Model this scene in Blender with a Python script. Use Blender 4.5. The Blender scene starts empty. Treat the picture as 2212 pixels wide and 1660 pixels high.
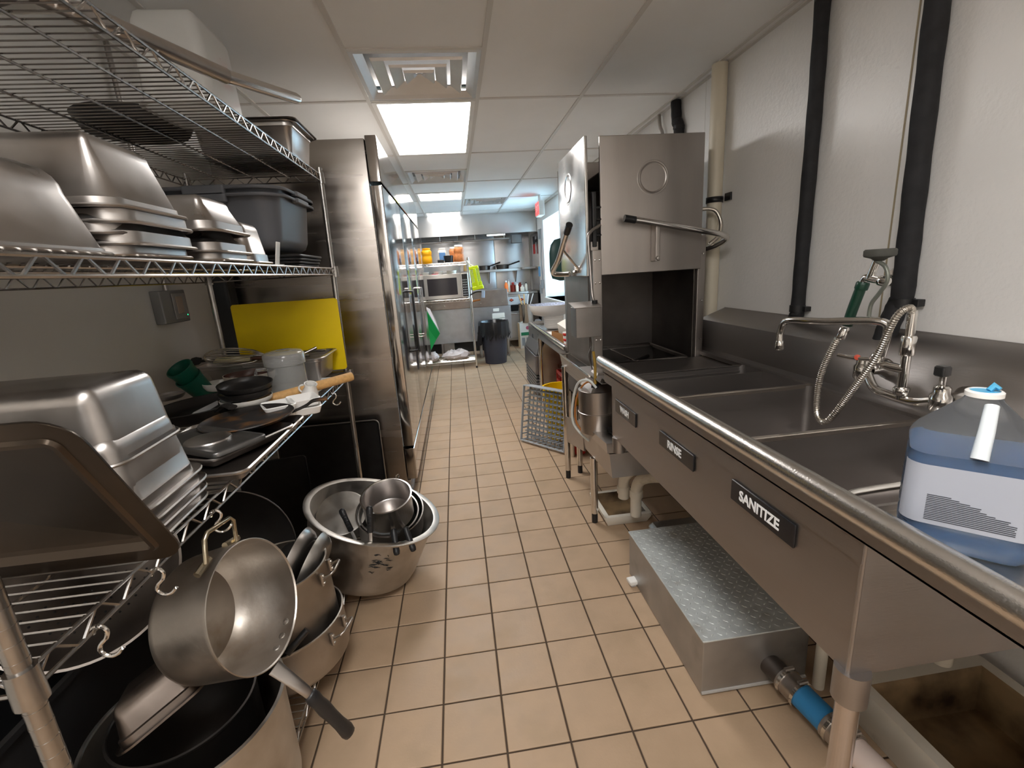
import bpy, math, random
from mathutils import Matrix, Vector, Euler
random.seed(7)
PI = math.pi
sc = bpy.context.scene
col = sc.collection

# ------------------------------------------------------------------ camera, world, light, exposure
H = 2.4715          # ceiling height
CH = 1.4365         # camera height
yaw, pitch, roll = .1079, -.2442, -.0645
cyw, syw, cp, sp, cr, sr = math.cos(yaw), math.sin(yaw), math.cos(pitch), math.sin(pitch), math.cos(roll), math.sin(roll)
fw = Vector((syw*cp, cyw*cp, sp)); rt = Vector((cyw, -syw, 0)); up = rt.cross(fw)
rt2 = cr*rt + sr*up; up2 = -sr*rt + cr*up
cam_data = bpy.data.cameras.new('camera')
cam = bpy.data.objects.new('camera', cam_data); col.objects.link(cam)
cam_data.sensor_fit = 'HORIZONTAL'; cam_data.sensor_width = 36.0
cam_data.lens = 985.7*36.0/2212
cam_data.clip_start = .02
m = Matrix((rt2, up2, -fw)).transposed().to_4x4(); m.translation = Vector((0, 0, CH))
cam.matrix_world = m
sc.camera = cam

w = bpy.data.worlds.new('world'); sc.world = w; w.use_nodes = True
bg = w.node_tree.nodes['Background']
bg.inputs[0].default_value = (.50, .78, 1.0, 1); bg.inputs[1].default_value = 6.5

vs = sc.view_settings
vs.view_transform = 'Standard'; vs.look = 'None'; vs.gamma = 1; vs.use_curve_mapping = False
vs.exposure = 0.90
LAMP_COL = (1.0, .98, .96)
TROFFER = 10.3      # emission strength of the ceiling fixtures

# ------------------------------------------------------------------ materials
def srgb(h):
    h = h.lstrip('#'); r = [int(h[i:i+2], 16)/255 for i in (0, 2, 4)]
    return tuple((c/12.92 if c <= .04045 else ((c+.055)/1.055)**2.4) for c in r) + (1,)
MATS = {}
def mat(name, color, rough=.5, metal=0., vary=0., vscale=8., bump=0., bscale=60., stretch=(1,1,1), spec=None,
        trans=0., emit=0., coat=0., world=False, rvar=0., dirt=None, dirt_scale=4., dirt_lo=.5, dirt_hi=.7, ior=1.45, alpha=1., objvar=0.):
    if name in MATS: return MATS[name]
    M = bpy.data.materials.new(name); M.use_nodes = True
    nt = M.node_tree; N = nt.nodes; L = nt.links
    b = N['Principled BSDF']
    c = srgb(color) if isinstance(color, str) else tuple(color)+(1,)
    b.inputs['Base Color'].default_value = c
    b.inputs['Roughness'].default_value = rough; b.inputs['Metallic'].default_value = metal
    b.inputs['IOR'].default_value = ior
    if spec is not None: b.inputs['Specular IOR Level'].default_value = spec
    b.inputs['Transmission Weight'].default_value = trans
    b.inputs['Coat Weight'].default_value = coat
    b.inputs['Alpha'].default_value = alpha
    if emit: b.inputs['Emission Color'].default_value = c; b.inputs['Emission Strength'].default_value = emit
    tc = N.new('ShaderNodeTexCoord'); mp = N.new('ShaderNodeMapping'); mp.inputs['Scale'].default_value = stretch
    if world:
        ge = N.new('ShaderNodeNewGeometry'); VEC = ge.outputs['Position']
    else: VEC = tc.outputs['Object']
    L.new(VEC, mp.inputs[0])
    src = None
    if vary or rvar:
        n = N.new('ShaderNodeTexNoise'); n.inputs['Scale'].default_value = vscale; n.inputs['Detail'].default_value = 5
        L.new(mp.outputs[0], n.inputs[0])
        if vary:
            hs = N.new('ShaderNodeHueSaturation'); hs.inputs['Color'].default_value = c
            mr = N.new('ShaderNodeMapRange'); mr.inputs[1].default_value = .3; mr.inputs[2].default_value = .7
            mr.inputs[3].default_value = 1-vary; mr.inputs[4].default_value = 1+vary
            L.new(n.outputs[0], mr.inputs[0]); L.new(mr.outputs[0], hs.inputs['Value'])
            src = hs.outputs[0]
        if rvar:
            mr = N.new('ShaderNodeMapRange'); mr.inputs[1].default_value = .3; mr.inputs[2].default_value = .7
            mr.inputs[3].default_value = max(.02, rough-rvar); mr.inputs[4].default_value = rough+rvar
            L.new(n.outputs[0], mr.inputs[0]); L.new(mr.outputs[0], b.inputs['Roughness'])
    if objvar:
        oi = N.new('ShaderNodeObjectInfo'); hs = N.new('ShaderNodeHueSaturation')
        mr = N.new('ShaderNodeMapRange'); mr.inputs[3].default_value = 1-objvar; mr.inputs[4].default_value = 1+objvar
        L.new(oi.outputs['Random'], mr.inputs[0]); L.new(mr.outputs[0], hs.inputs['Value'])
        if src: L.new(src, hs.inputs['Color'])
        else: hs.inputs['Color'].default_value = c
        src = hs.outputs[0]
    if dirt:
        n2 = N.new('ShaderNodeTexNoise'); n2.inputs['Scale'].default_value = dirt_scale; n2.inputs['Detail'].default_value = 8
        L.new(VEC, n2.inputs[0])
        mr = N.new('ShaderNodeMapRange'); mr.inputs[1].default_value = dirt_lo; mr.inputs[2].default_value = dirt_hi
        L.new(n2.outputs[0], mr.inputs[0])
        mx = N.new('ShaderNodeMix'); mx.data_type = 'RGBA'
        L.new(mr.outputs[0], mx.inputs[0])
        if src: L.new(src, mx.inputs[6])
        else: mx.inputs[6].default_value = c
        mx.inputs[7].default_value = srgb(dirt)
        src = mx.outputs[2]
    if src: L.new(src, b.inputs['Base Color'])
    if bump:
        nb = N.new('ShaderNodeTexNoise'); nb.inputs['Scale'].default_value = bscale; nb.inputs['Detail'].default_value = 3
        L.new(mp.outputs[0], nb.inputs[0])
        bp = N.new('ShaderNodeBump'); bp.inputs['Strength'].default_value = bump; bp.inputs['Distance'].default_value = .002
        L.new(nb.outputs[0], bp.inputs['Height']); L.new(bp.outputs[0], b.inputs['Normal'])
    MATS[name] = M
    return M

STEEL = mat('steel_worn', (.45, .42, .395), .34, 1, vary=.12, vscale=6, rvar=.08, bump=.05, bscale=40)
SINKST = mat('sink_steel', (.36, .335, .32), .42, 1, vary=.10, vscale=5, rvar=.06, bump=.12, bscale=300, stretch=(.15, .15, 1))
FRIDGE = mat('fridge_steel', (.38, .345, .315), .25, 1, vary=.10, vscale=3, rvar=.05, bump=.55, bscale=1.6, stretch=(.4, .4, 5))
MIRROR = mat('fridge_door_steel', (.52, .49, .46), .10, 1, vary=.05, vscale=3, bump=.06, bscale=2)
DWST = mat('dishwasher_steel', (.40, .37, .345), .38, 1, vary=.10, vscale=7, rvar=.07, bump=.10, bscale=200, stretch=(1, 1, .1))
DWBR = mat('dishwasher_bright_steel', (.52, .50, .48), .22, 1, vary=.10, vscale=5, rvar=.07, bump=.12, bscale=6)
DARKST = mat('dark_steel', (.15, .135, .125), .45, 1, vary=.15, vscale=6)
PAN = mat('pan_steel', (.50, .47, .445), .35, 1, vary=.12, vscale=9, rvar=.09, bump=.08, bscale=30)
ALU = mat('worn_aluminium', (.52, .495, .46), .40, 1, vary=.14, vscale=14, rvar=.1, bump=.15, bscale=90)
ALUW = mat('stained_aluminium', (.47, .43, .385), .40, 1, vary=.12, vscale=10, rvar=.1, bump=.2, bscale=70, dirt='#6b4d1e', dirt_scale=5, dirt_lo=.56, dirt_hi=.8)
CHROME = mat('chrome', (.72, .70, .67), .13, 1, vary=.06)
WIRE = mat('chrome_wire', (.42, .40, .38), .26, 1, vary=.15, vscale=20)
BACKST = mat('backwall_steel', (.55, .54, .54), .26, 1, vary=.10, vscale=2, bump=.25, bscale=1.8)
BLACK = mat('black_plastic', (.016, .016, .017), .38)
RUBBER = mat('black_foam', (.017, .017, .019), .75, vary=.3, vscale=25, bump=.3, bscale=80)
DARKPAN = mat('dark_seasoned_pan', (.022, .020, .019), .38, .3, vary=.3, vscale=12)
BAKED = mat('baked_tray', (.10, .085, .075), .33, .85, vary=.35, vscale=7, bump=.1, bscale=30)
IRON = mat('cast_iron', (.03, .026, .024), .5, .3, vary=.3, vscale=20, dirt='#7a5226', dirt_scale=14, dirt_lo=.52, dirt_hi=.72)
WHITEP = mat('white_plastic', '#e9e7e2', .4)
CERAM = mat('white_ceramic', '#f0eeea', .22)
WOOD = mat('rolling_pin_wood', '#d2a468', .5, vary=.14, vscale=9, stretch=(1, 8, 8))
YELLOW = mat('yellow_plastic_board', '#f2d200', .42, vary=.04, vscale=6)
GREEN = mat('green_plastic', '#0d5b49', .4)
CLEAR = mat('clear_plastic', (.90, .91, .91), .10, trans=.86, ior=1.3)
CLOUDY = mat('cloudy_polycarbonate', (.80, .79, .76), .28, trans=.72, ior=1.12)
GREY = mat('grey_plastic_tub', '#63656a', .42)
GREYL = mat('light_grey_plastic', '#a6abb0', .42)
PVC = mat('white_pvc', '#d8d0c0', .4, dirt='#8a7a62', dirt_scale=7, dirt_lo=.58, dirt_hi=.8)
PVCY = mat('cream_pvc', '#dcd2bd', .42)
BLUE = mat('blue_tape', '#2f7fb5', .5)
RED = mat('red_plastic', '#c0251d', .4)
REDCR = mat('red_crate', '#8e1712', .45)
YELCR = mat('yellow_crate', '#e6b800', .42)
WALL = mat('white_frp_panel', '#efedea', .33, bump=.8, bscale=60, vary=.03, vscale=2)
WALLL = mat('left_wall_paint', '#cfccc6', .6, vary=.03, vscale=2)
WALLB = mat('plain_wall', '#e6e3de', .7)
CEIL = mat('ceiling_tile', '#f0efec', .8, vary=.02, vscale=3, bump=.15, bscale=200)
TBAR = mat('ceiling_bar', '#d6d2cb', .5)
GROUT = mat('dark_grout', '#4a3c2f', .9)
GROUTW = mat('panel_joint', '#a89a80', .7)
PAPER = mat('paper', '#e6e2d8', .7)
CARD = mat('cardboard', '#8d6238', .8)
WATER = mat('dark_gap', (.01, .01, .01), .8)
LABELW = mat('label_white', '#a9adb8', .5)
INK = mat('label_ink', '#33363f', .7)
WHITEINK = mat('sign_white', '#f2f2f2', .5)
BAG = mat('bin_liner', (.012, .012, .014), .22, bump=.4, bscale=14)
BINP = mat('bin_plastic', '#3a3d49', .45)
GREENB = mat('green_bag', '#0aa552', .5)
BAGW = mat('white_bag', '#e4dcdd', .4, bump=.5, bscale=20)
EXITR = mat('exit_red', '#ff3b3b', .4, emit=1.2)
LEDG = mat('green_led', '#20ff90', .4, emit=2.)
BROWND = mat('sink_grime_enamel', '#8d7453', .45, dirt='#2b1c10', dirt_scale=6, dirt_lo=.40, dirt_hi=.70)
ENAMEL = mat('floor_sink_enamel', '#d9d3c6', .35, dirt='#7b6a50', dirt_scale=5, dirt_lo=.6, dirt_hi=.8)
DIAMOND = mat('galvanised_plate', (.56, .59, .58), .45, .35, vary=.12, vscale=25, dirt='#8a7f6a', dirt_scale=6, dirt_lo=.62, dirt_hi=.8)
TRAPST = mat('trap_steel', (.42, .41, .395), .45, .9, vary=.12, vscale=6, dirt='#3b342b', dirt_scale=3, dirt_lo=.55, dirt_hi=.8)

mat('bright_pan_steel', (.66, .63, .60), .24, 1, vary=.06)
def tile_material():
    M = mat('quarry_tile', '#b0967b', .50, vary=.05, vscale=9, bump=.25, bscale=120, objvar=.05, rvar=.08, world=True, dirt='#9a8468', dirt_scale=5, dirt_lo=.50, dirt_hi=1.0)
    return M
TILE = tile_material()

def liquid_mat(name, c, rough, trans):
    return mat(name, c, rough, trans=trans, ior=1.2)
JUGP = mat('jug_plastic', (.84, .89, .94), .20, trans=.94, ior=1.05)
JUGL = mat('blue_sanitiser', (.015, .065, .16), .25)
def steel_label(c): return c

def emit_mat(name, c, s):
    M = bpy.data.materials.new(name); M.use_nodes = True
    nt = M.node_tree; nt.nodes.clear()
    e = nt.nodes.new('ShaderNodeEmission'); o = nt.nodes.new('ShaderNodeOutputMaterial')
    e.inputs[0].default_value = c+(1,); e.inputs[1].default_value = s
    nt.links.new(e.outputs[0], o.inputs[0]); return M
LIGHTM = emit_mat('troffer_light', LAMP_COL, TROFFER)

# ------------------------------------------------------------------ mesh helper
def frame(d, hint=(0, 0, 1)):
    d = Vector(d).normalized(); h = Vector(hint)
    if abs(d.dot(h)) > .95: h = Vector((1, 0, 0))
    a = h.cross(d).normalized(); b = d.cross(a)
    return a, b, d
class MB:
    def __init__(s, M=None): s.v = []; s.f = []; s.M = M or Matrix()
    def add(s, vs, fs):
        o = len(s.v); s.v += [tuple(s.M @ Vector(v)) for v in vs]; s.f += [tuple(i+o for i in f) for f in fs]; return s
    def box(s, x0, x1, y0, y1, z0, z1):
        return s.add([(x0,y0,z0),(x1,y0,z0),(x1,y1,z0),(x0,y1,z0),(x0,y0,z1),(x1,y0,z1),(x1,y1,z1),(x0,y1,z1)],
            [(0,3,2,1),(4,5,6,7),(0,1,5,4),(1,2,6,5),(2,3,7,6),(3,0,4,7)])
    def hexa(s, b, t):   # bottom four and top four corners, counter-clockwise from above
        return s.add(list(b)+list(t), [(0,3,2,1),(4,5,6,7),(0,1,5,4),(1,2,6,5),(2,3,7,6),(3,0,4,7)])
    def quad(s, a, b, c, d): return s.add([a, b, c, d], [(0,1,2,3)])
    def rings(s, rs, closed=True, cap0=False, cap1=False):
        n = len(rs[0]); vs = [p for r in rs for p in r]; fs = []
        for i in range(len(rs)-1):
            for j in range(n if closed else n-1):
                k = (j+1) % n; fs.append((i*n+j, i*n+k, (i+1)*n+k, (i+1)*n+j))
        if cap0: fs.append(tuple(range(n-1, -1, -1)))
        if cap1: fs.append(tuple((len(rs)-1)*n+j for j in range(n)))
        return s.add(vs, fs)
    def tube(s, pts, r, n=8, closed=False, caps=True):
        pts = [Vector(p) for p in pts]; rs = []; R = r if isinstance(r, (list, tuple)) else [r]*len(pts)
        a = b = None
        for i, p in enumerate(pts):
            if closed: d = (pts[(i+1) % len(pts)]-pts[i-1])
            else: d = pts[min(i+1, len(pts)-1)]-pts[max(i-1, 0)]
            d.normalize()
            if a is None: a, b, _ = frame(d)
            else:
                a = (a - d*a.dot(d)).normalized(); b = d.cross(a)
            rs.append([p+(a*math.cos(2*PI*k/n)+b*math.sin(2*PI*k/n))*R[i] for k in range(n)])
        if closed: rs.append(rs[0])
        return s.rings(rs, True, caps and not closed, caps and not closed)
    def cyl(s, p0, p1, r0, r1=None, n=20): return s.tube([p0, p1], [r0, r0 if r1 is None else r1], n)
    def lathe(s, prof, c=(0,0,0), ax=(0,0,1), n=40, cap0=False, cap1=False, sx=1, sy=1, a0=0, a1=2*PI):
        a, b, d = frame(ax, (0,1,0)) if abs(Vector(ax).normalized().z) < .99 else (Vector((1,0,0)), Vector((0,1,0)), Vector((0,0,1 if ax[2] > 0 else -1)))
        c = Vector(c); full = abs(a1-a0-2*PI) < 1e-6; m_ = n if full else n+1
        rs = [[c+d*z+(a*math.cos(a0+(a1-a0)*k/n)*sx+b*math.sin(a0+(a1-a0)*k/n)*sy)*max(r, 1e-5) for k in range(m_)] for r, z in prof]
        return s.rings(rs, full, cap0, cap1)
    def rrect(s, hx, hy, r, z, cx=0, cy=0, n=5):
        r = min(r, hx, hy); o = []
        for q, (sx, sy) in enumerate(((1,1),(-1,1),(-1,-1),(1,-1))):
            for k in range(n+1):
                t = (q+k/n)*PI/2; o.append((cx+sx*(hx-r)+r*math.cos(t), cy+sy*(hy-r)+r*math.sin(t), z))
        return o
    def loft(s, prof, hx, hy, r, cap0=False, cap1=False, n=5):   # prof: (inset, z)
        return s.rings([s.rrect(hx-i, hy-i, max(.001, r-i), z, n=n) for i, z in prof], True, cap0, cap1)
    def rbox(s, x0, x1, y0, y1, z0, z1, r=.01, e=.003, n=4):
        hx, hy = (x1-x0)/2, (y1-y0)/2; cx, cy = (x0+x1)/2, (y0+y1)/2
        rs = [s.rrect(hx-i, hy-i, max(.0005, r-i), z, cx, cy, n) for i, z in ((e, z0), (0, z0+e), (0, z1-e), (e, z1))]
        return s.rings(rs, True, True, True)
    def build(s, name, m, parent=None, smooth=40, world=False, thick=0, bevel=0):
        me = bpy.data.meshes.new(name)
        vs = s.v
        if world and parent is not None:
            inv = parent_mat(parent).inverted(); vs = [tuple(inv @ Vector(v)) for v in vs]
        me.from_pydata(vs, [], s.f); me.validate(); me.update()
        me.materials.append(m)
        if smooth:
            me.shade_smooth(); me.set_sharp_from_angle(angle=math.radians(smooth))
        o = bpy.data.objects.new(name, me); col.objects.link(o)
        if parent is not None: o.parent = parent
        if thick:
            md = o.modifiers.new('thickness', 'SOLIDIFY'); md.thickness = thick; md.offset = 0
        if bevel:
            md = o.modifiers.new('bevel', 'BEVEL'); md.width = bevel; md.segments = 2; md.limit_method = 'ANGLE'; md.angle_limit = math.radians(40)
        return o
def parent_mat(o):
    M = o.matrix_basis.copy()
    while o.parent is not None: o = o.parent; M = o.matrix_basis @ M
    return M
def tag(o, label=None, cat=None, group=None, kind=None):
    if label: o['label'] = label
    if cat: o['category'] = cat
    if group: o['group'] = group
    if kind: o['kind'] = kind
    return o
def thing(name, label, cat, loc=(0,0,0), rot=(0,0,0), group=None):
    o = bpy.data.objects.new(name, None); o.empty_display_size = .05; col.objects.link(o)
    o.location = loc
    o.rotation_mode = 'XYZ'
    if isinstance(rot, Matrix): o.rotation_euler = rot.to_euler()
    else: o.rotation_euler = rot
    return tag(o, label, cat, group)
def orient(z, x=(1,0,0)):   # rotation whose local z axis points along z
    z = Vector(z).normalized(); x = Vector(x); x = (x-z*x.dot(z)).normalized(); y = z.cross(x)
    return Matrix((x, y, z)).transposed()
def struct(name, mb, m, **k):
    o = mb.build(name, m, **k); o['kind'] = 'structure'; return o
def dup(root, loc=None, rot=None, label=None, group=None):
    r = root.copy(); col.objects.link(r)
    if loc is not None: r.location = loc
    if rot is not None: r.rotation_euler = rot.to_euler() if isinstance(rot, Matrix) else rot
    if label: r['label'] = label
    if group: r['group'] = group
    kids = [o for o in col.objects if o.parent == root]
    for ch in kids:
        c = ch.copy(); col.objects.link(c); c.parent = r
        for g in [o for o in col.objects if o.parent == ch]:
            d = g.copy(); col.objects.link(d); d.parent = c
    return r
def arc(c, r, a0, a1, n, u=(1,0,0), v=(0,1,0)):
    c, u, v = Vector(c), Vector(u), Vector(v)
    return [c+u*r*math.cos(a0+(a1-a0)*k/n)+v*r*math.sin(a0+(a1-a0)*k/n) for k in range(n+1)]
def smooth_path(pts, sub=6):   # Catmull-Rom
    P = [Vector(p) for p in pts]; P = [2*P[0]-P[1]]+P+[2*P[-1]-P[-2]]; o = []
    for i in range(1, len(P)-2):
        for k in range(sub):
            t = k/sub; a, b, c, d = P[i-1], P[i], P[i+1], P[i+2]
            o.append(.5*((2*b)+(c-a)*t+(2*a-5*b+4*c-d)*t*t+(3*b-a-3*c+d)*t**3))
    o.append(P[-2]); return o
def text_mesh(name, s, size, m, parent, loc, rot, depth=.0006, sx=1.0, align='CENTER', bold=0.):
    cu = bpy.data.curves.new(name, 'FONT'); cu.body = s; cu.size = size; cu.align_x = align; cu.align_y = 'CENTER'
    cu.extrude = depth; cu.offset = bold; cu.resolution_u = 4
    t = bpy.data.objects.new(name, cu); col.objects.link(t)
    me = bpy.data.meshes.new_from_object(t); bpy.data.objects.remove(t)
    me.materials.clear(); me.materials.append(m)
    o = bpy.data.objects.new(name, me); col.objects.link(o); o.parent = parent
    o.location = loc; o.rotation_euler = rot.to_euler() if isinstance(rot, Matrix) else rot; o.scale = (sx, 1, 1)
    return o

# ------------------------------------------------------------------ the room
XL, XR, YB, YF = -1.36, 1.61, -3.45, 9.62
# floor: grout bed with quarry tiles proud of it
TS, TX0, TY0 = .2, -.169, 1.891
floor = struct('floor', MB().box(XL-.1, XR+.1, YB, YF+.1, -.08, -.004), GROUT, smooth=0)
g = .0032
def tile_mb(sx=TS, sy=TS):
    a, b = sx/2-g, sy/2-g; e = .0022
    return MB().rings([[(-a,-b,-.012),(a,-b,-.012),(a,b,-.012),(-a,b,-.012)], [(-a,-b,-.0016),(a,-b,-.0016),(a,b,-.0016),(-a,b,-.0016)],
        [(-a+e,-b+e,0),(a-e,-b+e,0),(a-e,b-e,0),(-a+e,b-e,0)]], True, False, True)
cands, rest = [], []
i0, i1 = math.floor((XL-TX0)/TS), math.ceil((XR-TX0)/TS)
j0, j1 = math.floor((YB-TY0)/TS), math.ceil((YF-TY0)/TS)
for i in range(i0, i1):
    for j in range(j0, j1):
        cx, cy = TX0+(i+.5)*TS, TY0+(j+.5)*TS
        if cx-.1 < XL-.05 or cx+.1 > XR+.1: pass
        d = math.hypot(cx, cy)
        vis = cy > .55 and -.86 < cx < 1.05 and not (cx < -.42 and cy > 2.9) and not (cx > .75 and cy > 2.6 and cy < 6) and not (-1.2 < cx < -.62 and cy < 1.9)
        (cands if vis else rest).append((d, cx, cy))
cands.sort(); rest += cands[300:]; cands = cands[:300]
tm = None
for d, cx, cy in cands:
    if tm is None: o = tile_mb().build('tile', TILE, floor, smooth=0); tm = o.data
    else: o = bpy.data.objects.new('tile', tm); col.objects.link(o); o.parent = floor
    o.location = (cx, cy, random.uniform(-.0004, .0004)); o.rotation_euler = (random.uniform(-.001,.001), random.uniform(-.001,.001), random.uniform(-.002,.002))
mb = MB()
for d, cx, cy in rest:
    mb.M = Matrix.Translation((cx, cy, 0)); t = tile_mb(); mb.add(t.v, t.f)
o = mb.build('tiles', TILE, floor, smooth=0); o['kind'] = 'stuff'

# ceiling: lay-in panels in a T-bar grid
U = .65345; CX0, CY0 = -.4133, 3.142
ceiling = struct('ceiling', MB().box(XL-.1, XR+.1, YB, YF+.1, H+.25, H+.3), WALLB, smooth=0)
lights = {('c', 3.142, 2), ('c', 6.41, 1), ('c', 8.37, 1), ('c', -.779, 2)}
panels = []
def cell(ci, y0, ln): panels.append((ci, y0, ln))
rows = [CY0+2*U*k for k in range(-6, 6)]
special = {(0, 2.488): 1, (0, 3.142): 2, (0, 5.102): 1, (0, 6.41): 1, (0, 8.37): 1, (1, 7.063): 1, (0, -.779): 2, (0, -3.393): 2}
def is_special(ci, y, ln):
    for (c, y0), l in special.items():
        if c == ci and y0-.05 < y+.3 < y0+l*U: return True
    return False
for ci in range(-2, 4):
    for r in rows:
        halves = [is_special(ci, r, 1), is_special(ci, r+U, 1)]
        if not any(halves): panels.append((ci, r, 2))
        else:
            for k in (0, 1):
                if not halves[k]: panels.append((ci, r+k*U, 1))
pm = {}
for ci, y0, ln in panels:
    x0 = max(CX0+ci*U, XL); x1 = min(CX0+(ci+1)*U, XR); y1 = min(y0+ln*U, YF); y0 = max(y0, YB)
    if x1-x0 < .04 or y1-y0 < .04: continue
    b = .010
    key = (round(x1-x0, 3), round(y1-y0, 3)); hx, hy = (x1-x0)/2-b, (y1-y0)/2-b
    if key not in pm:
        o = MB().box(-hx-.005, hx+.005, -hy-.005, hy+.005, .002, .016).build('ceiling_panel', CEIL, ceiling, smooth=0); pm[key] = o.data
    else: o = bpy.data.objects.new('ceiling_panel', pm[key]); col.objects.link(o); o.parent = ceiling
    o.location = ((x0+x1)/2, (y0+y1)/2, H)
mb = MB()
for ci in range(-1, 5):
    x = CX0+ci*U
    if XL < x < XR: mb.box(x-.0115, x+.0115, YB, YF, H-.004, H+.02)
for r in rows:
    if YB < r < YF: mb.box(XL, XR, r-.0115, r+.0115, H-.0035, H+.02)
for (ci, y0), l in special.items():
    for yy in (y0, y0+l*U):
        if all(abs(yy-r) > .05 for r in rows): mb.box(CX0+ci*U, CX0+(ci+1)*U, yy-.0115, yy+.0115, H-.0035, H+.02)
mb.box(XR-.022, XR, YB, YF, H-.006, H+.02); mb.box(XL, XL+.022, YB, YF, H-.006, H+.02); mb.box(XL, XR, YB, YB+.02, H-.006, H+.02)
mb.build('ceiling_grid', TBAR, ceiling, smooth=0)

# walls; right wall with a bright window opening towards the far end
WY0, WY1, WZ0, WZ1 = 6.55, 8.23, .93, 2.24
wr = MB(); T = .16; TW = .52
wr.box(XR, XR+T, YB, WY0, -.05, H+.2); wr.box(XR, XR+T, WY1, YF+.1, -.05, H+.2)
wr.box(XR, XR+T, WY0, WY1, -.05, WZ0); wr.box(XR, XR+T, WY0, WY1, WZ1, H+.2); wr.box(XR+T, XR+TW, WY0-.2, WY1+.2, -.05, WZ0); wr.box(XR+T, XR+TW, WY0-.2, WY1+.2, WZ1, H+.2); wr.box(XR+T, XR+TW, WY0-.2, WY0, WZ0, WZ1); wr.box(XR+T, XR+TW, WY1, WY1+.2, WZ0, WZ1)
wall_right = struct('wall_right', wr, WALL, smooth=0)
for y in (1.583, 2.93, 4.25, 5.6):     # panel joint battens of the white plastic wall lining
    MB().box(XR-.002, XR, y-.003, y+.003, 0, H).build('joint_strip', GROUTW if y < 2 else WHITEP, wall_right, smooth=0)
win = struct('window_1', MB().box(XR+TW-.10, XR+TW-.094, WY0, WY1, WZ0, WZ1), mat('window_glass', (.95, .98, 1), .02, trans=1., ior=1.05), smooth=0)
fr = MB()
for a in (WY0, WY1-.05): fr.box(XR+TW-.12, XR+TW-.08, a, a+.05, WZ0, WZ1)
for a in (WZ0, WZ1-.05): fr.box(XR+TW-.12, XR+TW-.08, WY0, WY1, a, a+.05)
fr.build('window_frame', WHITEP, win, smooth=0)
MB().box(XR-.03, XR+TW-.12, WY0-.02, WY1+.02, WZ0-.03, WZ0).build('window_sill', WHITEP, win, smooth=0)
wall_left = struct('wall_left', MB().box(XL-T, XL, YB, YF+.1, -.05, H+.2), WALLL, smooth=0)
wall_far = struct('wall_far', MB().box(XL-T, XR+T, YF, YF+T, -.05, H+.2), WALLB, smooth=0)
wall_near = struct('wall_near', MB().box(XL-T, XR+T, YB-T, YB, -.05, H+.2), WALLB, smooth=0)
# stainless sheets on the far wall
for k in range(4):
    x0 = -1.3+k*.72; o = MB().rbox(x0, min(x0+.712, 1.60), YF-.012, YF-.002, .0, H-.02, .002, .002).build('steel_sheet', BACKST, wall_far)
for y0, y1 in ((8.75, 9.6),):
    MB().box(XR-.006, XR-.001, y0, y1, .0, 2.1).build('steel_sheet', BACKST, wall_right, smooth=0)

# ceiling fixtures
def troffer(x, y, ln, label, group=None):
    t = thing('ceiling_light', label, 'light', (x, y, H), (0,0,0), group)
    hx, hy = U/2-.012, ln*U/2-.012
    f = MB()
    f.rings([[(sx*(hx-i), sy*(hy-i), z) for sx, sy in ((1,1),(-1,1),(-1,-1),(1,-1))] for i, z in ((0,.0),(0,-.006),(.028,-.006),(.032,.004))])
    f.box(-hx, hx, -hy, hy, .06, .07)
    for sx in (-1, 1): f.box(sx*hx-.002, sx*hx+.002, -hy, hy, 0, .065)
    f.build('frame', WHITEP, t, smooth=0)
    MB().box(-hx+.03, hx-.03, -hy+.03, hy-.03, .001, .005).build('diffuser', LIGHTM, t, smooth=0)
    return t
troffer(CX0+U/2, 3.142+U, 2, 'long bright ceiling light panel nearest the camera, behind the shiny vent')
troffer(CX0+U/2, 6.41+U/2, 1, 'square ceiling light panel between the two farther vents')
troffer(CX0+U/2, 8.37+U/2, 1, 'farthest ceiling light panel, just before the range hood')
troffer(CX0+U/2, -.779+U, 2, 'ceiling light panel above and behind the viewpoint')
troffer(CX0+U/2, -3.393+U, 2, 'added fill light panel in the ceiling, unseen far behind the viewpoint')  # fill lamp added out of view to brighten the near room

VENT = mat('vent_steel', (.70, .70, .70), .38, .75, vary=.05, vscale=5, bump=.12, bscale=8)
def vent(x, y, label):
    t = thing('air_vent', label, 'vent', (x, y, H))
    h = U/2-.012
    def ringm(a, z0, b, z1, c, z2):
        mb = MB(); mb.rings([[(sx*i, sy*i, z) for sx, sy in ((1,1),(-1,1),(-1,-1),(1,-1))] for i, z in ((a, z0), (b, z1), (c, z2))]); return mb
    ringm(h, -.002, h-.022, -.004, h-.06, .022).build('frame', VENT, t, smooth=0)
    MB().box(-h, h, -h, h, .075, .08).build('back_plate', DARKST, t, smooth=0)
    for a in (.215, .135, .068):
        ringm(a+.012, .006, a+.006, -.006, a-.05, .016).build('louvre_ring', VENT, t, smooth=0)
    MB().rings([[(sx*i, sy*i, z) for sx, sy in ((1,1),(-1,1),(-1,-1),(1,-1))] for i, z in ((.03, .006), (.004, .02))], True, False, True).build('centre_cone', VENT, t, smooth=0)
    return t
vent(CX0+U/2, 2.488+U/2, 'large shiny square ceiling vent right in front of the nearest light panel')
vent(CX0+U/2, 5.102+U/2, 'small-looking ceiling vent between the first and second light panels')
vent(CX0+U*1.5, 7.063+U/2, 'far ceiling vent to the right of the light panels')

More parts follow.
